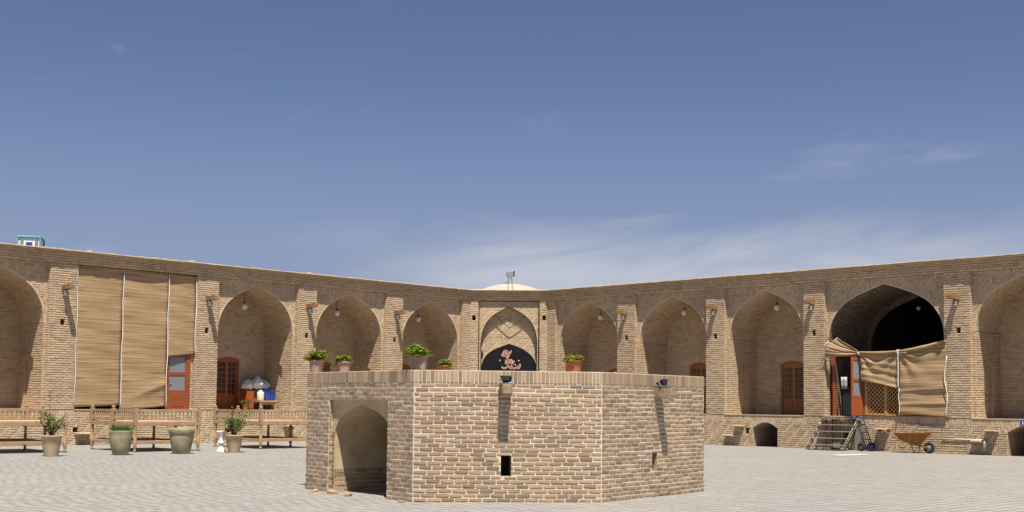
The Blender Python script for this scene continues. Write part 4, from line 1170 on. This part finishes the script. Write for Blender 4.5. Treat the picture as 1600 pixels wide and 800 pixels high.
blind_piece('strip', tb, FL, lambda s, t: (lin(21.07, 22.84, s), lin(lin(1.20, 1.33, s ** 1.5), 6.12, t)), 16, 90, mid_fold)
blind_piece('strip', tb, FL, lambda s, t: (lin(22.84, 23.97, s), lin(lin(3.10, 3.24, s), 6.12, t)), 10, 50, wavy(.015, .006, 30, 1.4))
for (u, v0, v1) in ((19.385, 1.26, 6.12), (21.07, 1.22, 6.12), (22.84, 1.30, 6.10), (23.965, 3.24, 6.08)):
    mb = MB(); mb.tube([FL(u + .015 * sin(z * 3 + u) + U(-.006, .006), z, -.014) for z in np.linspace(v0, v1, 22)], .016, 'cord', 6); mb.build('cord', tb)
mb = MB(); mb.tube([FL(19.39, 6.11, -.05), FL(23.97, 6.10, -.05)], .03, 'old_wood', 8); mb.build('pole', tb)

# orange door under the short strip
dt = thing('panel_door', FL(23.37, FLOOR, -.1), 'orange-red door with two grey panes under the tall reed blind', 'door')
fd = zframe(FL(0, 0, -.13), FL.U, FL.N); T = lambda x, y, z: fd(x, y, z)
mb = MB()
for (x0, x1, y0, y1) in ((22.86, 22.96, FLOOR + .014, 3.45), (23.74, 23.86, FLOOR + .014, 3.45), (22.961, 23.739, 3.35, 3.45)): mb.box((x0, y0, -.08), (x1, y1, 0), 'orange_door', T=T, bev=.008)
mb.build('frame', dt)
mb = MB()
pn = [rect(23.03, 23.67, 2.56, 3.10), rect(23.03, 23.67, 1.90, 2.46)]
sheet(mb, fd, rect(22.962, 23.738, FLOOR + .016, 3.348), pn, 'orange_door', -.02)
for p in pn: hole_walls(mb, fd, p, -.02, -.05, 'orange_door')
mb.box((23.05, 1.32, -.021), (23.65, 1.78, -.004), 'orange_door', T=T, bev=.012)
lf = mb.build('leaf', dt)
for p in pn:
    mb = MB(); mb.face([fd(*q, -.045) for q in p], 'grey_glass'); mb.build('pane', lf)
mb = MB(); mb.tube([fd(22.99, 2.30, -.018), fd(22.99, 2.30, .03), fd(23.08, 2.30, .035)], .012, 'steel', 6); mb.build('handle', lf)

# sagging blind across the wide right bay
rb = thing('reed_blind', FR(-20.8, FLOOR, .05), 'sagging brown reed blind tied up across the wide right bay', 'blind')
TA, TBp = (-21.86, 3.47), (-20.39, 3.46)
def fold_r(cx, cz, amp):
    def f(s, t, u, v):
        d = math.hypot(u - cx, v - cz); a = math.atan2(v - cz, u - cx)
        return amp * sin(a * 11 + cx) * min(1, d / .25) * math.exp(-d / .7)
    return f
fa, fb_ = fold_r(*TA, .05), fold_r(*TBp, .05)
def rpiece(name, fn, nu, nv, extra):
    def fold(s, t):
        u, v = fn(s, t); return .09 + fa(s, t, u, v) + fb_(s, t, u, v) + .012 * sin(t * 28 + s * 3) + extra(s, t)
    return blind_piece(name, rb, FR, fn, nu, nv, fold)
rpiece('strip', lambda s, t: (lin(-21.84, -20.39, s), lin(lin(2.47, 2.20, s) + .03 * sin(s * pi), 3.47 - .04 * sin(pi * s), t)), 26, 50, lambda s, t: .07 * sin(pi * t) * (1 - s) * .7 + .035 * sin(t * 9 + s * 2.5) * (1 - t))
rpiece('strip', lambda s, t: (lin(-20.38, -18.64 + .03 * sin(t * 7), s), lin(1.27 + .02 * sin(s * 5), lin(3.46, 3.82, s ** 1.2) - .05 * sin(pi * s), t)), 30, 70, lambda s, t: .05 * sin(pi * t) * sin(pi * s) + .022 * sin(t * 13 + s * 1.5) * (1 - t) + .03 * math.exp(-((t - .38) / .03) ** 2) + .025 * math.exp(-((t - .17) / .025) ** 2))
# the flap gathered over the door: outer sheet and the piece turned up behind it
rpiece('flap', lambda s, t: (lin(lin(-23.29, -23.10, t), -21.86, s), lin(lin(3.33, 3.42, s), lin(3.91, 3.50, s) - .05 * sin(pi * s), t)), 22, 20, lambda s, t: .10 * sin(pi * t) * (1 - s) + .05 * sin(t * 10) * s)
blind_piece('turned_flap', rb, FR, lambda s, t: (lin(lin(-23.10, -22.86, t), lin(-21.9, -22.80, t), s), lin(lin(3.88, 3.48, s), lin(4.08, 4.03, s), t)), 14, 10, lambda s, t: -.04 + .02 * sin(s * 5 + t * 4))
def roll(p, q, sag, r, n=12):
    return [FR(lin(p[0], q[0], k / n), lin(p[1], q[1], k / n) - sag * sin(pi * k / n), .13 + .02 * sin(k * 1.3)) for k in range(n + 1)]
mb = MB(); mb.tube(roll((-21.9, 3.50), (-20.39, 3.50), .04, .05), [.03 + .025 * sin(pi * k / 12) for k in range(13)], 'reed', 8); mb.build('rolled_edge', rb)
mb = MB(); mb.tube(roll((-20.39, 3.50), (-18.66, 3.83), .06, .05), [.035 + .035 * sin(pi * k / 12) for k in range(13)], 'reed', 8); mb.build('rolled_edge', rb)
for pts in ([( -23.30, 3.58), (-23.23, 3.78), (-23.09, 3.92)], [(-20.385, z) for z in np.linspace(3.50, 2.20, 12)], [(-20.36 + .02 * sin(z * 9), z) for z in np.linspace(2.2, 1.27, 9)], [(-18.66 + .05 * sin(z * 4.2), z) for z in np.linspace(3.3, 1.27, 16)], [(-21.93, 3.50), (-21.84, 3.40)], [(-21.80, 3.51), (-21.95, 3.42)], [(-20.44, 3.55), (-20.33, 3.42)], [(-20.33, 3.56), (-20.45, 3.44)]):
    mb = MB(); mb.tube([FR(u, v, .155) for u, v in pts], .016, 'cord', 6); mb.build('cord', rb)
mb = MB(); mb.tube([FR(-21.85, 1.255, .02), FR(-18.60, 1.235, .02)], .03, 'old_wood', 8); mb.build('pole', rb)

# door and lattice screen behind it
fd = zframe(FR(0, 0, -.10), FR.U, FR.N); T = lambda x, y, z: fd(x, y, z)
dt = thing('open_door', FR(-22.45, FLOOR, -.1), 'orange-red framed doorway standing open beside the wooden lattice', 'door')
mb = MB()
for (x0, x1, y0, y1) in ((-23.09, -22.98, FLOOR + .014, 3.45), (-21.92, -21.82, FLOOR + .014, 3.45), (-22.979, -21.921, 3.37, 3.45)): mb.box((x0, y0, -.1), (x1, y1, 0), 'orange_door', T=T, bev=.008)
mb.build('frame', dt)
fo = zframe(FR(-21.90, 0, -.095), (FR.N * .90 - FR.U * .44), (-FR.U * .90 - FR.N * .44)); 
mb = MB(); pn = [rect(.08, .40, 2.56, 3.22), rect(.08, .40, 1.95, 2.46)]
for sgn in (0, -.045): sheet(mb, fo, rect(.005, .48, FLOOR + .03, 3.34), pn, 'orange_door', sgn)
for p in pn + [rect(.005, .48, FLOOR + .03, 3.34)]: hole_walls(mb, fo, p, 0, -.045, 'orange_door')
lf = mb.build('leaf', dt)
for p in pn:
    mb = MB(); mb.face([fo(*q, -.022) for q in p], 'grey_glass'); mb.build('pane', lf)
mb = MB(); mb.tube([fo(.44, 2.30, .0), fo(.44, 2.30, .05), fo(.35, 2.30, .055)], .012, 'steel', 6); mb.build('handle', lf)
lt = thing('lattice_screen', FR(-20.2, FLOOR, -.1), 'diagonal wooden lattice screen below the sagging reed blind', 'screen')
la, lb_, z0, z1 = -21.80, -18.85, FLOOR + .02, 2.75
for (x0, x1, y0, y1) in ((la, la + .08, z0, z1), (lb_ - .08, lb_, z0, z1), (-21.06, -20.94, z0, z1), (-19.95, -19.85, z0, z1)):
    mb = MB(); mb.box((x0, y0, -.06), (x1, y1, 0.01), 'lattice', T=T, bev=.006); mb.build('post', lt)
for (y0, y1) in ((z0, z0 + .09), (z1 - .08, z1)):
    mb = MB(); mb.box((la + .081, y0 + .001, -.05), (lb_ - .081, y1, 0.0), 'lattice', T=T, bev=.006); mb.build('rail', lt)
for (xa, xb) in ((la + .08, -21.06), (-20.94, -19.95), (-19.85, lb_ - .08)):
    ya, yb = z0 + .09, z1 - .08
    for sgn in (1, -1):
        k = -3.0
        while k < 3.0:
            # line: y = ya + sgn*(x-xa) + k, clipped to the panel
            P = [(-5, 0)]
            xs = [xa, xb]
            def yy(x): return (ya if sgn > 0 else yb) + sgn * (x - xa) + k * 1.0
            x0, x1 = xa, xb
            lo, hi = (ya, yb)
            xA = xa + sgn * (lo - (ya if sgn > 0 else yb) - k); xB = xa + sgn * (hi - (ya if sgn > 0 else yb) - k)
            x0, x1 = max(xa, min(xA, xB)), min(xb, max(xA, xB))
            if x1 - x0 > .06:
                p, q = Vector((x0, yy(x0))), Vector((x1, yy(x1))); d = (q - p).normalized(); n = Vector((-d.y, d.x)) * .017
                w0 = -.03 if sgn > 0 else -.046
                mb = MB(); pts = [T(*(p + n), w0), T(*(p - n), w0), T(*(q - n), w0), T(*(q + n), w0), T(*(p + n), w0 + .015), T(*(p - n), w0 + .015), T(*(q - n), w0 + .015), T(*(q + n), w0 + .015)]
                mb.faces(pts, [(0, 1, 2, 3), (7, 6, 5, 4), (1, 0, 4, 5), (2, 1, 5, 6), (3, 2, 6, 7), (0, 3, 7, 4)], 'lattice'); mb.build('slat', lt)
            k += .15
# pale towel hanging inside the doorway, counter behind
mb = MB(); c = (-22.93, -.65)
P = [FR(c[0] - .11 + .22 * i / 6, z, c[1] + .025 * sin(i * 1.9 + z * 3)) for z in (2.20, 2.35, 2.5, 2.64) for i in range(7)]
mb.faces(P, [(j * 7 + i, j * 7 + i + 1, j * 7 + 8 + i, j * 7 + 7 + i) for j in range(3) for i in range(6)], 'curtain_dark', .5, True)
o = mb.build('towel'); md = o.modifiers.new('thickness', 'SOLIDIFY'); md.thickness = .02; tag(o, 'pale towel hanging inside the open orange doorway', 'towel')
t = thing('dark_cabinet', FR(-22.7, FLOOR, -1.25), 'dark cabinet standing inside the open orange doorway', 'cabinet')
mb = MB(); mb.box((-23.18, FLOOR + .004, -1.5), (-22.1, 2.20, -.95), 'black', T=lambda x, y, z: FR(x, y, z), bev=.02); mb.build('carcass', t)
mb = MB(); mb.box((-23.2, 2.201, -1.52), (-22.05, 2.24, -.92), 'old_wood', T=lambda x, y, z: FR(x, y, z), bev=.01); mb.build('top', t)
for x in (-22.90, -22.38):
    mb = MB(); mb.box((x - .25, FLOOR + .08, -.949), (x + .25, 2.14, -.935), 'black', T=lambda x, y, z: FR(x, y, z), bev=.004); mb.build('cabinet_door', t)

def sack(mb, c, rx, ry, rz):
    ph = [U(0, 6) for _ in range(6)]; pts = []; fs = []; nu, nv = 26, 16
    for i in range(nv + 1):
        a = pi * i / nv
        for k in range(nu):
            t = 2 * pi * k / nu
            j = 1 + .10 * sin(3 * t + ph[0] + 2 * a) + .07 * sin(5 * t + ph[1] - 3 * a) + .06 * sin(7 * a + ph[2] + t) + .05 * abs(sin(6 * t + ph[3] + a * 4))
            f = 1.0 if a > pi / 2 else .72
            pts.append((c[0] + rx * sin(a) * cos(t) * j, c[1] + ry * sin(a) * sin(t) * j, c[2] - rz * cos(a) * f * j))
    for i in range(nv):
        for k in range(nu): k2 = (k + 1) % nu; fs.append((i * nu + k, i * nu + k2, i * nu + nu + k2, i * nu + nu + k))
    mb.faces(pts, fs, 'bag', .5, True)
# ------------------------------------------------------------------ stored goods in the left niche
TT = lambda u, v, w: FL(u, v, w)
t = thing('wood_table', FL(28.0, FLOOR, -1.35), 'small wooden table holding plastic drums in the left niche', 'table')
mb = MB(); mb.box((27.55, 1.50, -1.75), (28.33, 1.56, -1.05), 'bench_wood', T=TT, bev=.008); mb.build('top', t)
for (x, y) in ((27.6, -1.7), (28.28, -1.7), (27.6, -1.1), (28.28, -1.1)):
    mb = MB(); mb.box((x - .035, FLOOR + .003, y - .035), (x + .035, 1.499, y + .035), 'bench_wood', T=TT); mb.build('leg', t)
mb = MB(); mb.box((27.63, 1.40, -1.13), (28.25, 1.498, -1.09), 'bench_wood', T=TT); mb.build('apron', t)
mb = MB(); c = FL(27.72, 1.562, -1.3); mb.lathe([(.13, 0), (.14, .03), (.14, .28), (.125, .33), (.07, .36), (.07, .40), (.0, .405)], c, 'cream_plastic', 18)
tag(mb.build('white_drum'), 'cream white plastic drum on the wooden table', 'drum')
for k, (x, h, lb) in enumerate(((27.99, .40, 'blue plastic box on the table next to the white drum'), (28.22, .38, 'blue plastic box at the right end of the table'))):
    t = thing('blue_box', FL(x, 1.562, -1.3), lb, 'box', 'blue boxes on the table')
    mb = MB(); mb.box((x - .105, 1.562, -1.48), (x + .105, 1.562 + h - .04, -1.14), 'blue', T=TT, bev=.02); mb.build('body', t)
    mb = MB(); mb.box((x - .112, 1.562 + h - .038, -1.49), (x + .112, 1.562 + h, -1.13), 'blue', T=TT, bev=.01); mb.build('lid', t)
t = thing('wood_cabinet', FL(27.35, FLOOR, -1.75), 'dark wooden cabinet beside the table in the left niche', 'cabinet')
mb = MB(); mb.box((27.18, FLOOR + .003, -1.95), (27.52, 1.95, -1.45), 'red_wood', T=TT, bev=.012); mb.build('carcass', t)
mb = MB(); mb.box((27.20, FLOOR + .06, -1.449), (27.50, 1.90, -1.435), 'red_wood', T=TT, bev=.005); mb.build('cabinet_door', t)
mb = MB(); mb.box((27.53, 1.563, -2.0), (28.32, 1.97, -1.55), 'old_wood', T=TT, bev=.012)
tag(mb.build('storage_crate'), 'dark wooden crate behind the drums carrying the sacks', 'crate')
for (x, z, w, rx, rz, lb) in ((27.36, 2.14, -1.70, .20, .18, 'leftmost white sack piled in the left niche'), (27.78, 2.20, -1.62, .22, .22, 'middle knotted white sack piled in the left niche'), (28.16, 2.13, -1.74, .20, .17, 'rightmost white sack piled in the left niche')):
    mb = MB(); c = FL(x, z, w); sack(mb, c, rx * 1.12, .26, rz * 1.2)
    mb.tube([c + Vector((0, 0, rz * .85)), c + Vector((.03, 0, rz * 1.15)), c + Vector((.06, .02, rz * 1.4))], [.05, .03, .055], 'bag', 8)
    tag(mb.build('white_sack'), lb, 'sack', 'white sacks in the left niche')
g = thing('potted_plant', FL(27.05, FLOOR, -1.3), 'low green plant on the floor beside the niche door', 'plant')
mb = MB(); mb.lathe(pot_prof(.13, .1, .2, .02, .015), FL(27.05, FLOOR + .004, -1.3), 'terracotta', 16); mb.build('pot', g)
bushy(g, FL(27.05, FLOOR + .28, -1.3), .24, .2, .13, 300, 'leaf', .04)

# ------------------------------------------------------------------ ledges, pipe, number plate
def ledge(fr, u, v, w, label, hw=.2):
    mb = MB(); mb.box((u - hw, v - .06, -.05), (u + hw, v, w), 'stone', T=lambda x, y, z: fr(x, y, z), bev=.02)
    tag(mb.build('stone_ledge'), label, 'ledge', 'step ledges set in the plinth')
ledge(FR, -27.02, .80, .30, 'upper stone step ledge left of the first cellar arch')
ledge(FR, -27.42, .42, .32, 'lower stone step ledge left of the first cellar arch', .24)
ledge(FR, -21.0, .80, .30, 'stone step ledge behind the blue hand truck', .24)
ledge(FR, -17.13, .84, .32, 'upper stone step ledge left of the far right cellar arch', .22)
ledge(FR, -17.60, .48, .32, 'lower stone step ledge beside the grey pipe end', .18)
ledge(FL, 19.66, .42, .32, 'stone step ledge below the left end of the tall blind', .26)
ledge(FL, 28.1, .62, .28, 'stone step ledge behind the right platform bench', .2)
t = thing('water_pipe', FR(-18.1, .5, .04), 'white pipe along the plinth ending in a grey elbow', 'pipe')
mb = MB(); mb.tube([FR(-18.86, .50, .05), FR(-17.40, .50, .05)], .014, 'white', 8); mb.build('pipe', t)
mb = MB(); mb.tube([FR(-17.42, .50, .05), FR(-17.36, .50, .12), FR(-17.34, .44, .20), FR(-17.34, .14, .22)], [.03, .045, .052, .052], 'steel', 10); mb.build('elbow', t)
t = thing('number_plate', FR(-16.0, 1.10, .03), 'small blue number plate above the far right cellar arch', 'sign')
mb = MB(); mb.box((-16.22, 1.015, .027), (-15.70, 1.155, .04), 'sign_blue', T=lambda x, y, z: FR(x, y, z), bev=.004); mb.build('plate', t)
for (x0, x1, y0, y1) in ((-16.15, -16.115, 1.035, 1.135), (-16.03, -15.995, 1.035, 1.085), (-15.995, -15.95, 1.085, 1.115)):
    mb = MB(); mb.box((x0, y0, .0405), (x1, y1, .044), 'white', T=lambda x, y, z: FR(x, y, z)); mb.build('digit', t)
mb = MB(); mb.box((10.1, 39.0, .004), (11.5, 39.5, .035), 'slab', T=lambda x, y, z: (10.8 + (x - 10.8) * .8 + (y - 39.25) * .45, 39.25 + (x - 10.8) * .55 - (y - 39.25) * .3, z), bev=.01)
tag(mb.build('floor_slab'), 'thin pale slab lying on the paving before the metal stair', 'slab')

# ------------------------------------------------------------------ metal stair
t = thing('metal_stair', FR(-22.65, 0, .6), 'rusty open metal stair leading up to the orange doorway', 'stair')
sa, sb = -23.38, -21.98; RUN, RISE, NS = 1.22, 1.16, 5
for s in (sa, sb):
    mb = MB()
    mb.tube([FR(s, .02, RUN + .05), FR(s, RISE, .06)], .022, 'old_steel', 6); mb.tube([FR(s, .02, RUN - .10), FR(s, RISE - .14, .06)], .016, 'old_steel', 6)
    for k in range(11):
        q = k / 10; mb.tube([FR(s, .02 + (RISE - .02) * q, RUN + .05 - (RUN - .01) * q), FR(s, .02 + (RISE - .16) * min(1, q + .05), RUN - .10 - (RUN - .16) * min(1, q + .05))], .010, 'old_steel', 5)
    mb.build('stringer', t)
for k in range(NS):
    z = .20 + k * (RISE - .22) / (NS - 1); w = RUN - .06 - k * (RUN - .22) / (NS - 1)
    mb = MB(); mb.box((sa + .02, z - .025, w - .13), (sb - .02, z, w + .13), 'old_steel', T=lambda x, y, zz: FR(x, y, zz), bev=.006); mb.build('tread', t)
    for s in (sa, sb):
        mb = MB(); mb.tube([FR(s, z - .012, w + .13), FR(s, z - .012, w - .13), FR(s, max(z - .2, .02), w - .13)], .012, 'old_steel', 5); mb.build('tread_bracket', t)
for s in (-23.2, -22.95, -22.1):
    mb = MB(); mb.tube([FR(s, 0, .16), FR(s, RISE - .03, .16)], .016, 'black', 6); mb.build('post', t)
u = -23.05
while u < -22.0:
    mb = MB(); mb.box((u, .01, .035), (u + .165, RISE - .06 + U(-.03, .02), .065), 'grey_board', T=lambda x, y, z: FR(x, y, z), bev=.006)
    if not (-22.66 < u + .08 < -22.35): mb.build('back_board', t)
    u += .172

# ------------------------------------------------------------------ hand truck
hx, hy = 12.62, 43.35; ry = radians(38)
T = lambda x, y, z: (hx + x * cos(ry) - y * sin(ry), hy + x * sin(ry) + y * cos(ry), z)
t = thing('hand_truck', (hx, hy, 0), 'dark blue two-wheeled hand truck leaning beside the metal stair', 'hand truck')
lean = .40
for s in (-.2, .2):
    mb = MB(); mb.tube([(s, 0, .12), (s, lean, 1.12), (s * .98, lean + .08, 1.19), (s * .9, lean + .16, 1.17)], .020, 'truck_blue', 8, T=T); mb.build('rail', t)
    mb = MB(); mb.tube([(s * .97, lean + .06, 1.185), (s * .9, lean + .17, 1.165)], .032, 'bright_blue', 8, T=T); mb.build('grip', t)
for z in (.42, .66, .92):
    y = lean * (z - .12) / 1.0; mb = MB(); mb.tube([(-.2, y, z), (.2, y, z)], .014, 'truck_blue', 6, T=T); mb.build('crossbar', t)
for x in (-.07, .07):
    mb = MB(); mb.tube([(x, lean * .02, .16), (x, lean * .80, .92)], .011, 'truck_blue', 6, T=T); mb.build('slat', t)
mb = MB(); mb.box((-.22, -.26, .035), (.22, .0, .05), 'truck_blue', T=T); mb.box((-.22, -.005, .035), (.22, .012, .2), 'truck_blue', T=T); mb.build('toe_plate', t)
mb = MB(); mb.tube([(-.3, .13, .15), (.3, .13, .15)], .014, 'steel', 6, T=T)
for s in (-.2, .2): mb.tube([(s, .02, .17), (s, .13, .15), (s, .32, .75)], .011, 'truck_blue', 6, T=T)
mb.build('axle', t)
for s in (-.29, .29):
    mb = MB(); R0 = .15; n = 22; pts = []; fs = []
    for (r, x) in ((.07, -.03), (.10, -.045), (.14, -.04), (.15, -.02), (.15, .02), (.14, .04), (.10, .045), (.07, .03)):
        for k in range(n): a = 2 * pi * k / n; pts.append(T(s + x, .13 + r * cos(a), .152 + r * sin(a)))
    for i in range(8):
        for k in range(n): k2 = (k + 1) % n; i2 = (i + 1) % 8; fs.append((i * n + k, i * n + k2, i2 * n + k2, i2 * n + k))
    mb.faces(pts, fs, 'rubber', .5, True); wh = mb.build('wheel', t)
    mb = MB(); mb.tube([T(s - .025, .13, .152), T(s + .025, .13, .152)], .075, 'steel', 16); mb.build('rim', wh)

# ------------------------------------------------------------------ wheelbarrow, parked along the plinth with its handles to the left
wc = FR(-19.75, 0, .55)
T = lambda x, y, z: wc + FR.U * x + FR.N * y + Vector((0, 0, z))
t = thing('wheelbarrow', wc, 'rusty orange wheelbarrow parked against the plinth under the blind', 'wheelbarrow')
top = [(-.48, -.30, .66), (.62, -.27, .70), (.62, .27, .70), (-.48, .30, .66)]; bot = [(-.22, -.20, .36), (.32, -.17, .34), (.32, .17, .34), (-.22, .20, .36)]
mb = MB(); pts = [T(*p) for p in top + bot]
mb.faces(pts, [(4, 5, 6, 7), (0, 4, 7, 3), (1, 2, 6, 5), (0, 1, 5, 4), (2, 3, 7, 6)], 'rust')
ins = [T(p[0] * .97, p[1] * .96, p[2] + .001) for p in top] + [T(p[0] * .95, p[1] * .93, p[2] + .02) for p in bot]
mb.faces(ins, [(7, 6, 5, 4), (3, 7, 4, 0), (5, 6, 2, 1), (4, 5, 1, 0), (6, 7, 3, 2)], 'tray_in'); mb.build('tray', t)
mb = MB(); mb.tube([T(*p) for p in top + top[:1]], .017, 'rust', 6); mb.build('rim', t)
for s in (-1, 1):
    mb = MB(); mb.tube([T(-1.02, s * .30, .76), T(-.88, s * .30, .77), T(-.55, s * .28, .58), T(-.1, s * .22, .34), (T(.62, s * .06, .20))], .019, 'rust', 7); mb.build('handle', t)
    mb = MB(); mb.tube([T(-1.03, s * .30, .76), T(-.90, s * .30, .772)], .026, 'black', 7); mb.build('grip', t)
    mb = MB(); mb.tube([T(-.12, s * .23, .34), T(-.02, s * .25, .02), T(.16, s * .24, .02), T(.25, s * .17, .31)], .016, 'rust', 6); mb.build('leg', t)
mb = MB(); n = 22; pts = []; fs = []
for (r, x) in ((.09, -.03), (.13, -.045), (.18, -.04), (.195, -.015), (.195, .015), (.18, .04), (.13, .045), (.09, .03)):
    for k in range(n): a = 2 * pi * k / n; pts.append(T(.66 + r * cos(a), x, .197 + r * sin(a)))
for i in range(8):
    for k in range(n): k2 = (k + 1) % n; i2 = (i + 1) % 8; fs.append((i * n + k, i * n + k2, i2 * n + k2, i2 * n + k))
mb.faces(pts, fs, 'rubber', .5, True); wh = mb.build('wheel', t)
mb = MB(); mb.tube([T(.66, -.03, .197), T(.66, .03, .197)], .092, 'steel', 16); mb.build('rim', wh)
